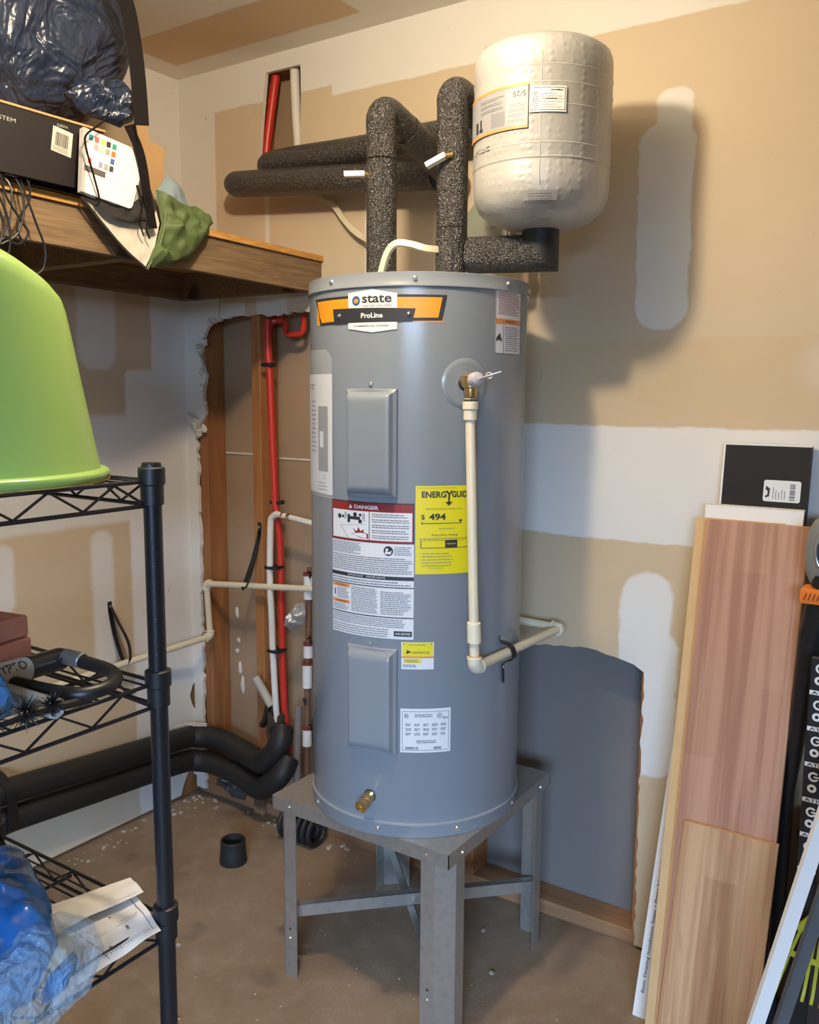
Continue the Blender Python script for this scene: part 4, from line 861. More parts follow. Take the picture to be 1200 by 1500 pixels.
# blue nylon bag
def nylon():
    t = NT('navy_nylon'); c = t.mix(t.noise(9, 3), (.012, .02, .05, 1), (.03, .042, .08, 1))
    t.bump(t.math('ADD', t.noise(5, 2, dist=3.5), t.math('MULTIPLY', t.noise(18, 1, dist=3), .12)), .75, .05); return t.fin(c, .30, 0, Specular_IOR_Level=.6)
m_nylon = nylon()
bagt = thing('duffel_bag', 'crumpled shiny navy nylon bag piled on the dark carton near the ceiling', 'bag', (.36, -1.0, 2.02))
def bagf(u, v):
    th = 2*PI*u; ph = PI*v; e = .75
    sg = lambda x, p: math.copysign(abs(x)**p, x)
    x = sg(math.sin(ph), e)*sg(math.cos(th), e); y = sg(math.sin(ph), e)*sg(math.sin(th), e); z = sg(math.cos(ph), e)
    P = Vector((.36+.20*x, -.965+.40*y, 2.235+.225*z)); 
    # lean toward the right at the top, sag at the bottom right
    P.y += .07*max(0, z+.3)*max(0, y)-.05*max(0, -z)*max(0, y)
    q_ = P*6; f = noise.noise(q_+Vector((3, 1, 5))); f2 = 1-abs(noise.noise(P*11+Vector((f*1.5, 0, 9))))*2.2; f3 = 1-abs(noise.noise(P*24+Vector((0, f2, 2))))*2
    d = .034*f+.013*f2+.0008*f3; n_ = Vector((x, y, z)).normalized(); P = P+n_*(d-.012)
    if P.z < 2.0185: P.z = 2.0185
    if P.z > 2.425: P.z = 2.425
    return P
MB().grid(bagf, 150, 100, closeu=True).build('bag_body', m_nylon, bagt, angle=3.1)
MB().puff([(.58, -.80, 2.04), (.60, -.72, 2.03), (.60, -.685, 2.05), (.60, -.672, 2.10), (.59, -.70, 2.14), (.58, -.78, 2.13), (.57, -.84, 2.08)], (.59, -.75, 2.08), (1, .2, 0), .03, .03, .02, 30, 72, 10, 6).build('side_fold', m_nylon, bagt)
m_web = mat('black_webbing', (.010, .008, .008), .8, bscale=500, Specular_IOR_Level=.12)
sb = thing('shoulder_strap', 'wide black webbing strap hanging from the navy bag over the shelf edge', 'strap', (.64, -.7, 2.0))
MB().tube([(.60, -.735, 2.36), (.635, -.720, 2.290), (.645, -.712, 2.22), (.648, -.705, 2.15), (.648, -.700, 2.08), (.647, -.697, 2.033)], .01, sm=5, flat=(.033, .003, (.80, -.6, 0))).build('webbing', m_web, sb)
MB().tube([(.640, -.712, 2.035), (.642, -.700, 1.97), (.646, -.690, 1.90), (.645, -.682, 1.83)], .01, sm=5, flat=(.004, .004, (1, 0, 0))).build('thin_cord', m_web, sb)
MB().tube([(.632, -.722, 2.03), (.640, -.703, 1.985), (.644, -.694, 1.94), (.645, -.686, 1.88), (.645, -.672, 1.81)], .01, sm=5, flat=(.024, .003, (1, 0, 0))).build('webbing', m_web, sb)
co = thing('drawcord', 'thin black drawcord crossing the colour swatch card', 'cord', (.65, -.83, 1.95))
MB().tube([(.655, -.79, 2.035), (.658, -.815, 2.008), (.656, -.853, 1.975), (.652, -.852, 1.950), (.650, -.835, 1.90), (.648, -.820, 1.850), (.642, -.826, 1.835)], .0022, 6, sm=5).build('cord', m_web, co)
# jacket: green shell and pale lining hanging over the board
m_olive = mat('olive_fabric', (.085, .125, .040), .6, var=.25, vscale=12, bscale=35, bstr=.5)
m_lin = mat('pale_lining', (.56, .51, .43), .7, var=.1, vscale=10, bscale=30, bstr=.4)
jk = thing('green_jacket', 'olive green jacket with pale lining draped over the wooden shelf edge', 'jacket', (.6, -.62, 1.84))
MB().puff([(.622, -.64, 1.905), (.60, -.60, 1.905), (.58, -.54, 1.900), (.57, -.485, 1.888), (.575, -.450, 1.868), (.59, -.447, 1.835), (.612, -.50, 1.795), (.625, -.545, 1.762), (.632, -.61, 1.738), (.636, -.668, 1.722), (.640, -.685, 1.735), (.638, -.655, 1.785), (.632, -.635, 1.83)], (.618, -.575, 1.83), (1, .15, .25), .032, .012, .022, 16, 110, 14, 3).build('shell', m_olive, jk)
MB().puff([(.55, -.55, 1.865), (.56, -.48, 1.90), (.575, -.435, 1.885), (.58, -.425, 1.862), (.58, -.445, 1.845), (.57, -.50, 1.848)], (.568, -.48, 1.872), (1, .2, .2), .030, .015, .012, 25, 60, 8, 8).build('sleeve', m_olive, jk)
MB().puff([(.618, -.845, 1.853), (.618, -.80, 1.872), (.615, -.72, 1.90), (.610, -.665, 1.94), (.612, -.645, 1.90), (.625, -.635, 1.83), (.634, -.660, 1.77), (.636, -.690, 1.722), (.630, -.745, 1.755), (.624, -.80, 1.805)], (.620, -.715, 1.83), (1, 0, .1), -.006, .010, .010, 14, 100, 12, 12).build('lining', m_lin, jk)
MB().tube([(.626, -.85, 1.852), (.630, -.80, 1.802), (.636, -.745, 1.752), (.641, -.690, 1.716)], .0035, 6, sm=4).build('hem', m_bcloth, jk)
MB().tube([(.641, -.690, 1.716), (.643, -.655, 1.770), (.640, -.632, 1.83), (.634, -.622, 1.88)], .0035, 6, sm=4).build('hem', m_olive, jk)
MB().puff([(.632, -.83, 1.862), (.634, -.77, 1.862), (.634, -.71, 1.860), (.638, -.668, 1.90), (.640, -.655, 1.86), (.640, -.672, 1.825), (.638, -.72, 1.818), (.636, -.78, 1.822)], (.636, -.735, 1.845), (1, 0, 0), .004, .008, .008, 22, 70, 8, 15).build('black_flap', m_bcloth, jk)
for (pts) in ([(.645, -.715, 1.90), (.650, -.705, 1.86), (.648, -.712, 1.82), (.645, -.700, 1.79)], [(.645, -.690, 1.91), (.650, -.680, 1.86), (.650, -.695, 1.81), (.648, -.685, 1.785)]):
    MB().tube(pts, .002, 6, sm=5).build('cord', m_web, jk)
t = MB().add([(.47, -.545, 1.858), (.47, -.492, 1.858), (.462, -.470, 2.060), (.462, -.520, 2.066), (.462, -.522, 2.100), (.462, -.560, 2.108)], [(0, 1, 2, 3, 4, 5)])
bm_ = MB().prism([v.copy() for v in t.v], (-.004, 0, 0))
tag(bm_.build('cardboard_flap', m_card, None, False, loc=(.47, -.51, 1.858)), 'torn brown cardboard piece standing on the shelf behind the hanging strap', 'cardboard')
tag(MB().puff([(.50, -.52, 1.862), (.50, -.44, 1.866), (.49, -.415, 1.91), (.49, -.445, 1.965), (.49, -.49, 1.985), (.50, -.54, 1.93)], (.495, -.475, 1.92), (1, 0, .2), .02, .015, .012, 20, 60, 8, 5).build('blue_cloth', mat('pale_blue_cloth', (.26, .34, .38), .8), loc=(.5, -.47, 1.86)), 'pale blue folded cloth behind the green jacket on the shelf', 'cloth')
# black cables hanging over the board
cbt = thing('cable_bundle', 'tangle of thin black cables hanging over the shelf edge at far left', 'cables', (.62, -1.02, 1.86))
rn = random.Random(4)
paths = [[(.56, -1.06, 1.862), (.60, -1.045, 1.868), (.626, -1.020, 1.850), (.63, -1.018, 1.80), (.63, -1.035, 1.745), (.628, -1.06, 1.72)],
 [(.57, -1.02, 1.865), (.61, -1.005, 1.868), (.628, -.996, 1.845), (.632, -.992, 1.80), (.632, -1.01, 1.75), (.630, -1.045, 1.725)],
 [(.57, -1.00, 1.862), (.612, -.990, 1.866), (.630, -.985, 1.83), (.632, -.965, 1.775), (.632, -.948, 1.73), (.63, -.952, 1.69), (.63, -.972, 1.672)],
 [(.58, -1.04, 1.87), (.62, -1.035, 1.865), (.632, -1.03, 1.82), (.632, -.998, 1.775), (.632, -.985, 1.755), (.632, -1.01, 1.73), (.63, -1.045, 1.745)],
 [(.57, -1.07, 1.865), (.615, -1.06, 1.868), (.63, -1.055, 1.84), (.632, -1.03, 1.78), (.632, -1.028, 1.72), (.63, -1.045, 1.69)],
 [(.60, -.98, 1.864), (.625, -.975, 1.860), (.63, -.978, 1.82), (.632, -1.0, 1.79), (.632, -1.01, 1.76), (.632, -.995, 1.73)],
 [(.60, -1.08, 1.868), (.626, -1.07, 1.86), (.632, -1.05, 1.80), (.632, -1.04, 1.76), (.632, -1.055, 1.71)]]
for q_ in paths: MB().tube(q_, .0024, 6, sm=5).build('cable', m_black, cbt)

# ================================================================== BLACK WIRE SHELVING
wr = thing('wire_shelving', 'black wire shelving unit with round posts at the left edge', 'shelving', (1.12, -1.75, 0))
SX0, SX1, SY0, SY1 = .905, 1.352, -2.25, -1.290
POSTS = [(SX1, SY1), (SX0, SY1), (SX1, SY0), (SX0, SY0)]
src = None
for i, (x, y) in enumerate(POSTS):
    if src is None:
        src = MB().tube([(x, y, .02), (x, y, 1.333)], .0128, 20).build('post', m_wire, wr); cap = MB().lathe([(.0135, 1.328), (.0140, 1.334), (.0125, 1.3375), (.0001, 1.338)], (x, y, 0), n=20).build('post_cap', m_black, src)
        foot = MB().lathe([(.0001, 0), (.018, .001), (.018, .008), (.007, .012), (.007, .025)], (x, y, 0), n=16).build('foot', m_black, src)
        rings = MB()
        gro = MB()
        for z in [.05+.0254*i for i in range(50)]: gro.lathe([(.0128, z-.0009), (.01305, z), (.0128, z+.0009)], (x, y, 0), n=16)
        g_ = gro.build('groove_ring', m_wire, src); g_['kind'] = 'stuff'
    else:
        o = share(src, 'post', (x-SX1, y-SY1, 0), wr)
        for c_ in (cap, foot): share(c_, c_.name.split('.')[0], (0, 0, 0), o)
LEV = [1.312, 1.022, .662, .16]
def zig(p, q, zt, zb, pitch=.047):
    p, q = Vector(p), Vector(q); L = (q-p).length; n = max(2, int(L/pitch)); pts = []
    for i in range(n+1):
        a = p.lerp(q, i/n); pts.append(Vector((a.x, a.y, zt if i % 2 == 0 else zb)))
    return pts
wire_src = {}
for li, z in enumerate(LEV):
    sh = MB()  # front / back / end trusses of this shelf
    for (px, py) in POSTS:
        s_ = MB().lathe([(.0130, z-.034), (.0160, z-.033), (.0160, z-.006), (.0185, z-.004), (.0185, z+.018), (.0150, z+.020), (.0130, z+.020)], (px, py, 0), n=22).build('corner_sleeve', m_black, wr)
    rails = []
    for (a, b) in (((SX1, SY0), (SX1, SY1)), ((SX0, SY0), (SX0, SY1)), ((SX0, SY1), (SX1, SY1)), ((SX0, SY0), (SX1, SY0))):
        m_ = MB(); A = Vector((*a, 0)); B_ = Vector((*b, 0)); d = (B_-A).normalized(); A2 = A+d*.014; B2 = B_-d*.014
        rl = MB().tube([A2+Vector((0, 0, z)), B2+Vector((0, 0, z))], .0030, 8).build('top_rail', m_wire, wr)
        MB().tube([A2+Vector((0, 0, z-.034)), B2+Vector((0, 0, z-.034))], .0030, 8).build('bottom_rail', m_wire, rl)
        MB().tube(zig(A2, B2, z-.002, z-.032), .0021, 6).build('zigzag_wire', m_wire, rl)
    for i, x in enumerate((SX0+.11, SX0+.225, SX0+.34)):
        MB().tube([(x, SY0+.004, z-.006), (x, SY1-.004, z-.006)], .0030, 6).build('support_rod', m_wire, wr)
    n = 37
    for i in range(n):
        y = SY1-.022-(SY1-SY0-.04)*i/(n-1)
        if 'w' not in wire_src: wire_src['w'] = (MB().tube([(SX0+.002, y, z+.001), (SX1-.002, y, z+.001)], .0017, 6).build('wire', m_wire, wr), y, z)
        else:
            s0_, y0_, z0_ = wire_src['w']; share(s0_, 'wire', (0, y-y0_, z-z0_), wr)
# lime tub upside down on the top shelf
tb = thing('lime_tub', 'large lime green plastic tub upside down on the top wire shelf', 'tub', (1.18, -1.45, 1.315))
TBX, TBY, z0 = 1.175, -1.452, 1.3155
prof = [(.1675, z0), (.1800, z0), (.1815, z0+.002), (.1815, z0+.010), (.1790, z0+.0125), (.1700, z0+.0140), (.1690, z0+.018), (.160, z0+.07), (.149, z0+.135), (.1385, z0+.200), (.1330, z0+.230), (.1290, z0+.243), (.1200, z0+.252), (.1050, z0+.259), (.06, z0+.264), (.0001, z0+.265)]
tbm = MB().lathe(prof, (TBX, TBY, 0), n=72)
for v in tbm.v:  # the closed end slopes up toward the room
    k_ = max(0, (v.z-z0)/.265); v.z += k_*k_*(-(v.y-(TBY+.085)))*.42
tbm.build('tub_body', m_green, tb, angle=1.0)
MB().lathe([(.1660, z0), (.1820, z0-.0012), (.1822, z0+.0005)], (TBX, TBY, 0), n=72).build('rim_edge', mat('amber_rim', (.55, .38, .10), .4), tb)
# red-brown pavers
for i, (dx, lab) in enumerate(((0, 'lower red-brown clay paver at the back of the middle wire shelf'), (-.012, 'upper red-brown clay paver stacked on another on the middle wire shelf'))):
    z = 1.0255+i*.0345
    Mx = Matrix.Translation((1.088+dx, -1.435, z+.0165)) @ Matrix.Rotation(R(14-i*5), 4, 'Z')
    tag(MB().bbox((-.045, -.10, -.0165), (.045, .10, .0165), .003, Mx).build('clay_paver', mat('red_clay', (.36, .13, .075), .85, var=.2, vscale=40, bscale=90, bstr=.5), None, False, loc=(1.088, -1.435, z)), lab, 'paver', 'clay pavers on the middle shelf')
# bicycle U-lock
ul = thing('bicycle_lock', 'black and grey shackle bicycle lock lying on the middle wire shelf', 'lock', (1.25, -1.42, 1.024))
zc = 1.045
MB().tube([(1.238, -1.36, zc+.012), (1.262, -1.356, zc+.010), (1.315, -1.350, zc+.006), (1.352, -1.362, zc+.004), (1.372, -1.392, zc+.002), (1.362, -1.424, zc), (1.325, -1.438, zc), (1.27, -1.446, zc), (1.20, -1.455, zc), (1.10, -1.48, zc)], .0095, 14, sm=5).build('shackle', m_black, ul)
ba = Vector((1.222, -1.362, zc+.006)); bb = Vector((1.245, -1.52, zc+.012)); bd = (bb-ba).normalized()
MB().lathe([(.0001, -.014), (.014, -.012), (.0165, -.004), (.0165, .050), (.0178, .053), (.0178, .056)], ba, bd, 24).build('end_cap', mat('gunmetal', (.055, .05, .048), .3, .5), ul)
bar = MB().lathe([(.0172, .056), (.0172, .14), (.0165, .16), (.0001, .165)], ba, bd, 24).build('lock_barrel', mat('pale_grey_sleeve', (.50, .50, .49), .4), ul)
MB().lathe([(.0115, 0), (.0115, .032), (.0095, .034)], (1.236, -1.358, zc+.012), (.95, .12, -.05), 20).build('steel_collar', mat('brushed_steel', (.42, .42, .42), .35, .8), ul)
side = bd.cross(Vector((0, 0, 1))).normalized(); 
def bmap(u, v, off):
    ang = v/.0172; r_ = .0172+off; dirv = (Vector((1, 0, 0))-bd*bd.x).normalized(); up_ = dirv.cross(bd); up_ = up_ if up_.z > 0 else -up_
    return ba+bd*(.138-u)+(dirv*math.cos(ang)+up_*math.sin(ang))*r_
q = Print(bmap); q.text(m_ink, 'KRYPTO', .010, .006, .072, .019, .0006, .01); q.emit(bar)
tag(MB().lathe([(.0125, 0), (.0140, .002), (.0140, .122), (.0110, .123), (.0075, .118), (.0001, .10)], (1.245, -1.468, 1.0385), (.97, .03, -.0), 8).build('plastic_tube', mat('frosted_plastic', (.48, .49, .48), .3, Coat_Weight=.5), None, False, loc=(1.25, -1.465, 1.03)), 'frosted clear plastic tube lying inside the lock shackle', 'tube')
t = thing('blue_glove', 'bright blue cloth glove piece at the front of the middle wire shelf', 'cloth', (1.30, -1.53, 1.024))
MB().puff([(1.24, -1.49, 1.05), (1.30, -1.492, 1.06), (1.345, -1.505, 1.055), (1.368, -1.535, 1.035), (1.36, -1.58, 1.03), (1.30, -1.62, 1.03), (1.22, -1.60, 1.03)], (1.30, -1.55, 1.035), (.1, 0, 1), .035, .008, .014, 25, 80, 10, 3).build('cloth', mat('blue_cloth', (.03, .13, .33), .75), t)
q = Print(plane_map((1.335, -1.56, 1.080), (-.3, 1, 0), (-.8, 0, .6), (.6, 0, .8)))
t = thing('bristle_brush', 'small black bristled brushes hanging at the front of the middle wire shelf', 'brush', (1.36, -1.50, 1.024))
rn = random.Random(8)
for (cx_, cy_, r_) in ((1.358, -1.545, .024), (1.364, -1.505, .026), (1.366, -1.470, .018)):
    m_ = MB()
    for i in range(260):
        d = Vector((rn.gauss(0, 1), rn.gauss(0, 1), rn.gauss(0, 1))).normalized(); c_ = Vector((cx_, cy_, 1.045))
        e_ = c_+d*r_*rn.uniform(.75, 1.1)
        if e_.z < 1.004: e_.z = 1.004
        s_ = Vector((rn.uniform(-1, 1), rn.uniform(-1, 1), rn.uniform(-1, 1)))*.0016; m_.add([c_+s_, c_-s_, e_], [(0, 1, 2)])
    o = m_.build('bristles', m_black, t, False); o['kind'] = 'stuff'
MB().tube([(1.362, -1.56, 1.04), (1.366, -1.50, 1.043), (1.366, -1.44, 1.038), (1.36, -1.41, 1.034)], .006, 10, sm=3).build('wire_stem', m_black, t)
# drawings and plastic bags on the lower shelf
dr = thing('paper_drawing', 'white paper plan sheets lying on the lower wire shelf', 'paper', (1.29, -1.36, .664))
def sheet(c00, c10, c11, c01, wob, z, seed):
    c = [Vector(a) for a in (c00, c10, c11, c01)]
    def f(u, v, off=0):
        P = (c[0]*(1-u)+c[1]*u)*(1-v)+(c[3]*(1-u)+c[2]*u)*v
        return P+Vector((0, 0, off+wob*noise.noise(Vector((u*3, v*3, seed)))+.006*math.sin(u*PI)))
    return f
f1 = sheet((1.245, -1.268, .672), (1.335, -1.300, .670), (1.328, -1.470, .668), (1.190, -1.435, .670), .004, 0, 1)
f2 = sheet((1.270, -1.285, .668), (1.374, -1.318, .662), (1.368, -1.455, .655), (1.250, -1.470, .667), .004, 0, 5)
sh2 = MB().grid(lambda u, v: f2(u, v), 20, 20).build('sheet', m_cardw, dr)
f1b = lambda u, v, off=0: f1(u*.62, v, off+.006)
sh1 = MB().grid(lambda u, v: f1b(u, v), 20, 20).build('sheet', m_cardw, dr)
q = Print(lambda u, v, off: f2(u, v, off))
for r_ in ((.12, .06, .93, .066), (.12, .06, .127, .9), (.5, .1, .507, .55), (.55, .12, .557, .55), (.12, .60, .95, .606), (.30, .3, .33, .32), (.62, .25, .70, .27), (.8, .5, .83, .53)): q.rect(m_grayink, *r_, .0009, 8)
for i in range(26): q.rect(m_grayink, .86, .1+i*.03, .86+random.uniform(.02, .05), .106+i*.03, .0009, 1)
q.ring(m_grayink, .35, .62, .030, .036, .0009); q.emit(sh2)
q = Print(lambda u, v, off: f1b(u, v, off)); q.rect(m_grayink, .88, .05, .89, .95, .0009, 8); q.rect(m_grayink, .45, .2, .455, .8, .0009, 8); q.emit(sh1)
bb_ = thing('blue_bag', 'bright blue plastic bag on the lower wire shelf at the left edge', 'bag', (1.22, -1.56, .664))
MB().puff([(1.07, -1.38, .70), (1.16, -1.385, .72), (1.28, -1.43, .735), (1.355, -1.470, .715), (1.385, -1.53, .69), (1.37, -1.72, .70), (1.12, -1.72, .70), (1.0, -1.52, .70)], (1.22, -1.54, .705), (0, 0, 1), .075, .030, .022, 12, 110, 16, 2).build('film', mat('blue_film', (.012, .11, .36), .18, var=.3, vscale=8), bb_)
t = NT('clear_poly'); t.bump(t.noise(38, 4, dist=1.5), .9, .02); m_poly = t.fin((.45, .68, .88, 1), .10, 0, Alpha=.30, Specular_IOR_Level=1.0)
cb_ = thing('clear_bag', 'crumpled clear plastic bag with blue bits over the paper sheets', 'bag', (1.33, -1.50, .664))
MB().puff([(1.29, -1.430, .715), (1.33, -1.395, .70), (1.375, -1.415, .69), (1.405, -1.46, .67), (1.415, -1.55, .65), (1.41, -1.66, .64), (1.37, -1.66, .70), (1.33, -1.52, .74)], (1.375, -1.50, .695), (.6, -.2, 1), .035, .010, .016, 26, 90, 12, 9).build('film', m_poly, cb_)
MB().puff([(1.365, -1.455, .705), (1.385, -1.46, .70), (1.395, -1.49, .68), (1.39, -1.52, .675), (1.37, -1.50, .69)], (1.38, -1.485, .69), (.6, 0, 1), .012, .006, .006, 40, 40, 6, 4).build('blue_piece', mat('blue_film', (.012, .11, .36)), cb_)

# ================================================================== LEANING BOARDS (right)
def ly(z, a, b): return b+(a-b)*z/1.16
def lean_panel(xb0, xb1, xt0, xt1, z0, z1, a, b, th, bev=0):
    """front face plane y = ly(z); x limits at bottom and at top"""
    m_ = MB(); P = []
    for (x0, x1, z) in ((xb0, xb1, z0), (xt0, xt1, z1)):
        y = ly(z, a, b); P += [(x0, y, z), (x1, y, z), (x1, y+th, z), (x0, y+th, z)]
    return m_.hexa(P)
def lam(name, c1, c2, x0, seedz):
    t = NT(name); co = t.coord((1, .08, .028)); n1 = t.noise(38, 4, co, .55, .25); n2 = t.noise(120, 3, co)
    g = t.n('ShaderNodeNewGeometry'); sp_ = t.n('ShaderNodeSeparateXYZ'); t.l(g.outputs['Position'], sp_.inputs[0])
    ix = t.math('FLOOR', t.math('DIVIDE', t.math('SUBTRACT', sp_.outputs[0], x0), .0685)); iz = t.math('FLOOR', t.math('ADD', t.math('MULTIPLY', sp_.outputs[2], 1.55), t.math('MULTIPLY', ix, .37)))
    cmb = t.n('ShaderNodeCombineXYZ'); t.l(ix, cmb.inputs[0]); t.l(iz, cmb.inputs[1]); cmb.inputs[2].default_value = seedz
    wn = t.n('ShaderNodeTexWhiteNoise', noise_dimensions='3D'); t.l(cmb.outputs[0], wn.inputs['Vector'])
    f = t.math('ADD', t.math('MULTIPLY', t.ramp(n1, .36, .64), .75), t.math('MULTIPLY', n2, .2)); f = t.math('ADD', f, t.math('MULTIPLY', t.math('SUBTRACT', wn.outputs['Value'], .5), .45), clamp=True)
    c = t.mix(f, c1, c2); k_ = t.ramp(t.noise(9, 2, t.coord((1, .3, .4)), dist=1), .70, .80); c = t.mix(t.math('MULTIPLY', k_, .6), c, tuple(x*.5 for x in c1[:3])+(1,))
    t.bump(n2, .1, .001); return t.fin(c, .45)
m_lam1 = lam('rosy_oak_laminate', (.36, .175, .11, 1), (.54, .31, .205, 1), 1.79, 1.0)
m_lam2 = lam('honey_oak_laminate', (.33, .16, .075, 1), (.60, .37, .20, 1), 1.80, 5.0)
m_core = mat('board_core', (.50, .27, .12), .8)
m_tanb = mat('tan_fibreboard', (.62, .40, .19), .7, bscale=80)
def plank(name, label, m, args, xb, xt):
    t = thing(name, label, 'plank', ((xb[0]+xb[1])/2, args[2], 0), 'laminate planks leaning on the wall')
    z0, z1, a, b = args[0], args[1], args[3], args[4]
    lean_panel(*xb, *xt, z0, z1, a, b, .0015).build('laminate_face', m, t, False)
    lean_panel(xb[0]-.001, xb[1]+.001, xt[0]-.001, xt[1]+.001, z0, z1+.001, a+.0017, b+.0017, .0075).build('core', m_core, t, False)
    lean_panel(xb[0]-.006, xb[0]-.0015, xt[0]-.006, xt[0]-.0015, z0, z1-.002, a+.004, b+.004, .003).build('tongue', m_core, t, False)
    return t
plank('laminate_plank', 'long rosy oak laminate plank leaning upright on the wall, full height', m_lam1, (0, 1.157, -.3, -.090, -.340), (1.800, 2.000), (1.788, 2.001))
plank('laminate_plank', 'shorter honey oak laminate plank standing in front of the rosy one', m_lam2, (0, .508, -.35, -.102, -.352), (1.806, 1.997), (1.818, 2.007))
tag(lean_panel(1.770, 1.95, 1.760, 1.95, 0, 1.1585, -.0775, -.3275, .007).build('tan_board', m_tanb, None, False, loc=(1.86, -.32, 0)), 'pale tan fibreboard leaning behind the laminate planks, its left edge showing', 'board')
wp_ = thing('flooring_carton_panel', 'white printed cardboard panel showing as a narrow strip left of the planks', 'cardboard', (1.80, -.23, 0))
Wb = MB().hexa([(1.715, ly(0, -.06, -.24), 0), (1.90, ly(0, -.06, -.24), 0), (1.90, ly(0, -.06, -.24)+.003, 0), (1.715, ly(0, -.06, -.24)+.003, 0), (1.768, ly(.98, -.06, -.24), .98), (1.93, ly(.98, -.06, -.24), .98), (1.93, ly(.98, -.06, -.24)+.003, .98), (1.768, ly(.98, -.06, -.24)+.003, .98)])
wpp = Wb.build('panel', m_cardw, wp_, False)
e_ = Vector((1.777-1.715, .1768, 1.14)).normalized(); s_ = Vector((1, 0, 0)); s_ = (s_-e_*s_.dot(e_)).normalized(); nn = s_.cross(e_); nn = nn if nn.y < 0 else -nn
q = Print(lambda u, v, off: Vector((1.715, -.24, 0))+e_*u-s_*v+nn*off)
q.text(m_ink, 'Basic Floating Installation Steps \u2022 Pasos b\u00e1sicos de instalaci\u00f3n flotante \u2022 \u00c9tapes', .060, -.0215, .560, -.0100, .0006, .008); q.emit(wpp)
wbx = thing('white_carton', 'flat white carton standing behind the planks with only its top showing', 'box', (1.88, -.28, 0))
lean_panel(1.83, 1.97, 1.774, 1.984, 0, 1.187, -.0655, -.290, .009).build('carton_body', m_cardw, wbx, False)
lean_panel(1.775, 1.985, 1.774, 1.984, 1.1875, 1.1895, -.066, -.291, .010).build('flap_edge', mat('cream_edge', (.66, .60, .50), .6), wbx, False)
bk = thing('black_carton', 'flat black carton with a white barcode sticker leaning on the wall behind the planks', 'box', (1.9, -.17, 0))
lean_panel(1.806, 1.984, 1.805, 1.986, 0, 1.323, -.050, -.200, .0195).build('carton_body', m_box, bk, False)
lean_panel(1.8015, 1.8055, 1.8005, 1.8045, 0, 1.326, -.050, -.200, .0195).build('white_edge', m_cardw, bk, False)
lean_panel(1.8045, 1.985, 1.8045, 1.987, 1.3235, 1.3265, -.050, -.200, .0195).build('white_edge', m_cardw, bk, False)
e2 = Vector((0, .15/1.16, 1)).normalized(); n2_ = Vector((0, -1, .15/1.16)).normalized()
km = lambda u, v, off: Vector((u, ly(0, -.050, -.200), 0))+e2*(v*math.sqrt(1+(.15/1.16)**2))+n2_*off
stf = MB().prism([km(1.894+a, 1.202+b, .0006) for a, b in rrect(.077, .047, .005, 4, (1, 1, 1, 1))], n2_*.0003).build('barcode_sticker', m_paper, bk, False)
q = Print(km); rn = random.Random(2); v = 1.2065
while v < 1.243:
    h_ = rn.choice((.0007, .0011, .0018)); q.rect(m_ink, 1.949, v, 1.960, v+h_, .0014, 1); v += h_+rn.choice((.0008, .0013))
    if abs(v-1.2165) < .0015 or abs(v-1.231) < .0015: v += .002
for i in range(5): q.rect(m_grayink, 1.914+i*.006, 1.208, 1.9155+i*.006, 1.208+rn.uniform(.015, .033), .0014, 1)
q.poly(m_ink, [(1.899, 1.210), (1.907, 1.213), (1.908, 1.230), (1.900, 1.236), (1.898, 1.229), (1.9035, 1.224), (1.9025, 1.216), (1.898, 1.214)], .0014)
q.emit(stf)
# garden tool at the right edge
gt = thing('garden_tool', 'black handled garden tool with grey head and orange bracket at the right edge', 'tool', (2.05, -.19, 0))
m_tgrey = mat('tool_grey', (.20, .20, .19), .35)
MB().grid(lambda u, v: Vector((2.070+.058*math.sin(PI*v)**.6*math.cos(2*PI*u), -.19+.030*math.sin(PI*v)**.6*math.sin(2*PI*u), 1.122+.080*math.cos(PI*v))), 40, 24, True).build('head', m_tgrey, gt)
MB().grid(lambda u, v: Vector((2.073+.034*v*math.cos(2*PI*u), -.2215-.001*v, 1.130+.046*v*math.sin(2*PI*u))), 32, 4, True).build('grip_opening', m_ink, gt)
MB().tube([(2.090, -.2200, 1.130)]+[], .01) if False else None
MB().tube([(2.073+.036*math.cos(a), -.2215, 1.130+.048*math.sin(a)) for a in [i*PI/12 for i in range(24)]], .003, 8, close=True).build('trim_ring', m_steel, gt)
br = MB().bbox((2.013, -.222, 1.020), (2.120, -.165, 1.052), .006, seg=2).build('orange_bracket', mat('orange_plastic', (.75, .20, .02), .4), gt)
for i in range(6): MB().hexa([(2.020+i*.008, -.2228, 1.029), (2.0225+i*.008, -.2228, 1.029), (2.0225+i*.008, -.2215, 1.029), (2.020+i*.008, -.2215, 1.029), (2.0245+i*.008, -.2228, 1.043), (2.027+i*.008, -.2228, 1.043), (2.027+i*.008, -.2215, 1.043), (2.0245+i*.008, -.2215, 1.043)]).build('slot', m_redink, br, False)
MB().tube([(2.056, -.190, 1.020), (2.036, -.182, .95), (2.008, -.170, .60), (1.999, -.160, .02)], [.036, .027, .0125, .0115], 18).build('shaft', m_black, gt)
MB().tube([(2.060, -.190, 1.052), (2.064, -.190, 1.075)], .034, 18).build('neck', m_black, gt)
hk = thing('taped_stick', 'black flat stick printed with white rings and letters at the right edge', 'stick', (2.07, -.27, 0))
MB().bbox((2.050, -.276, 0), (2.088, -.262, .93), .003).build('shaft', m_black, hk, False)
q = Print(plane_map((2.050, -.2762, 0), (1, 0, 0), (0, 0, 1), (0, -1, 0)))
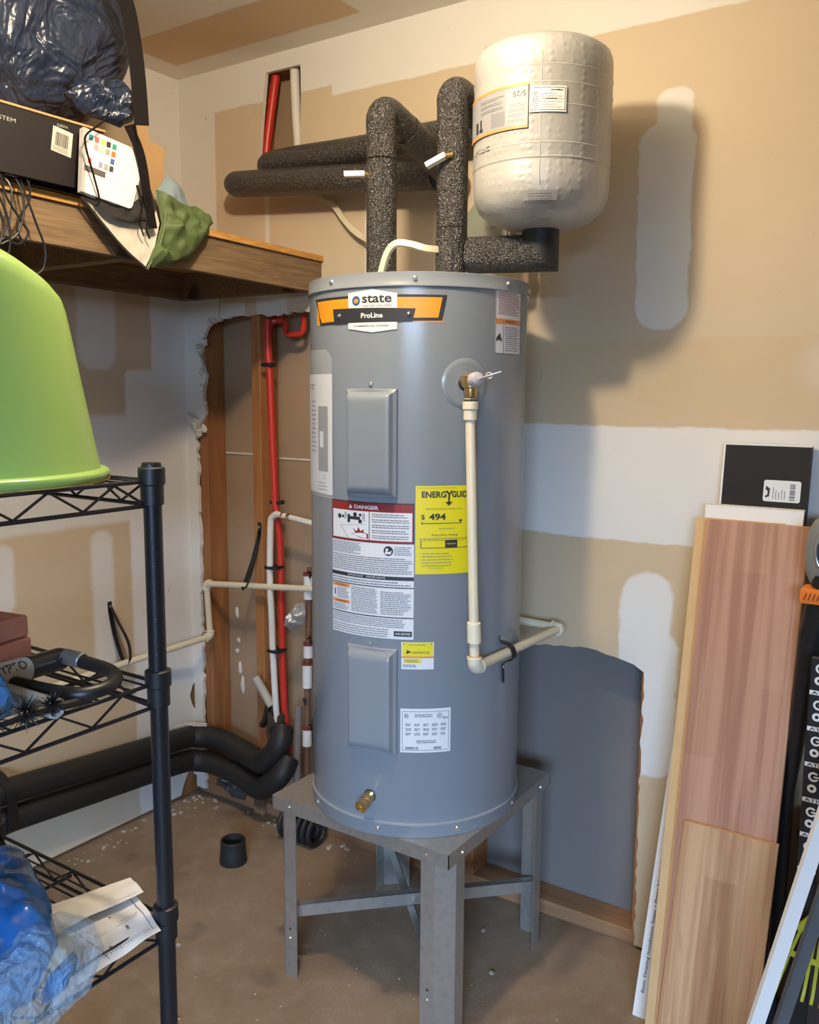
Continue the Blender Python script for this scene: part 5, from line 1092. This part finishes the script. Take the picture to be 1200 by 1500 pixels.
for i in range(19):
    z = .92-.0245*i-.012
    if i % 3 == 2: q.rect(m_cardw, .002, z-.0045, .036, z+.0045, .0004); q.text(m_ink, 'ATE', .006, z-.0032, .034, z+.0032, .0008, .02)
    elif i % 3 == 0: q.ring(m_cardw, .020, z, .0060, .0100, .0004, 24, R(40), R(330)); q.rect(m_cardw, .020, z-.0015, .030, z+.0015, .0006)
    else: q.ring(m_cardw, .018, z, .0035, .0085, .0004, 24)
q.emit(hk)
# white trims leaning forward, rake behind
A_ = Vector((1.972, -.612, .002)); Bt = Vector((2.168, -.340, 1.0)); dz_ = (Bt-A_).normalized(); ex = Vector((.83, .556, 0)); ex = (ex-dz_*ex.dot(dz_)).normalized(); ey = dz_.cross(ex)
def stick(o_, w_, t_, name, label, m, cat):
    P = []
    for q_ in (A_+o_, Bt+o_):
        P += [q_, q_+ex*w_, q_+ex*w_+ey*t_, q_+ey*t_]
    P = [Vector((p_.x, p_.y, max(p_.z, .0))) for p_ in P]
    return tag(MB().hexa(P).build(name, m, None, False, loc=tuple(A_+o_)), label, cat)
stick(Vector((0, 0, 0)), .027, .012, 'trim_strip', 'white painted trim strip leaning diagonally at the lower right edge', m_cardw, 'trim')
stick(ex*.046+Vector((0, .03, 0)), .024, .012, 'trim_strip', 'grey metal trim strip leaning just right of the white one', mat('grey_trim', (.16, .17, .18), .35, .5), 'trim')
rk = thing('leaf_rake', 'lime yellow plastic leaf rake standing tines down behind the white trim strip', 'rake', (2.105, -.30, .16))
m_lime = mat('lime_rake_plastic', (.38, .38, .03), .4)
RX, RY = 2.117, -.305
MB().prism([(RX-.016, RY, .495), (RX+.016, RY, .495), (RX+.020, RY, .430), (RX+.060, RY, .375), (RX-.060, RY, .375), (RX-.020, RY, .430)], (0, .010, 0)).build('head_plate', m_lime, rk, False)
for i in range(13):
    a = (i-6)/6; MB().tube([(RX+a*.055, RY+.005, .380), (RX+a*.078, RY+.005, .315), (RX+a*.098, RY+.003, .25), (RX+a*.102, RY-.014, .235)], .01, sm=3, flat=(.006, .003, (0, 1, 0))).build('tine', m_lime, rk)
MB().tube([(RX-.090, RY+.001, .327), (RX-.05, RY+.001, .320), (RX, RY+.001, .317), (RX+.05, RY+.001, .320), (RX+.090, RY+.001, .327)], .01, sm=3, flat=(.011, .004, (0, 1, 0))).build('cross_band', m_lime, rk)
for z in (.485, .465, .445): MB().lathe([(.004, 0), (.003, .002), (.0001, .003)], (RX-.008, RY-.0002, z), (0, -1, 0), 10).build('rivet', m_steel, rk)
MB().tube([(RX, RY+.008, .485), (RX+.03, RY+.14, 1.30)], .012, 14).build('handle', mat('purple_handle', (.10, .045, .14), .4), rk)
db = thing('dark_bin', 'dark brown storage box standing against the wall behind the tools', 'box', (2.2, -.12, 0))
MB().bbox((2.030, -.155, 0), (2.45, -.02, .50), .004).build('bin_body', mat('dark_brown_plastic', (.045, .028, .022), .6), db, False)
MB().bbox((2.028, -.158, .501), (2.455, -.015, .515), .004).build('lid', mat('dark_brown_plastic', (.045, .028, .022)), db, False)
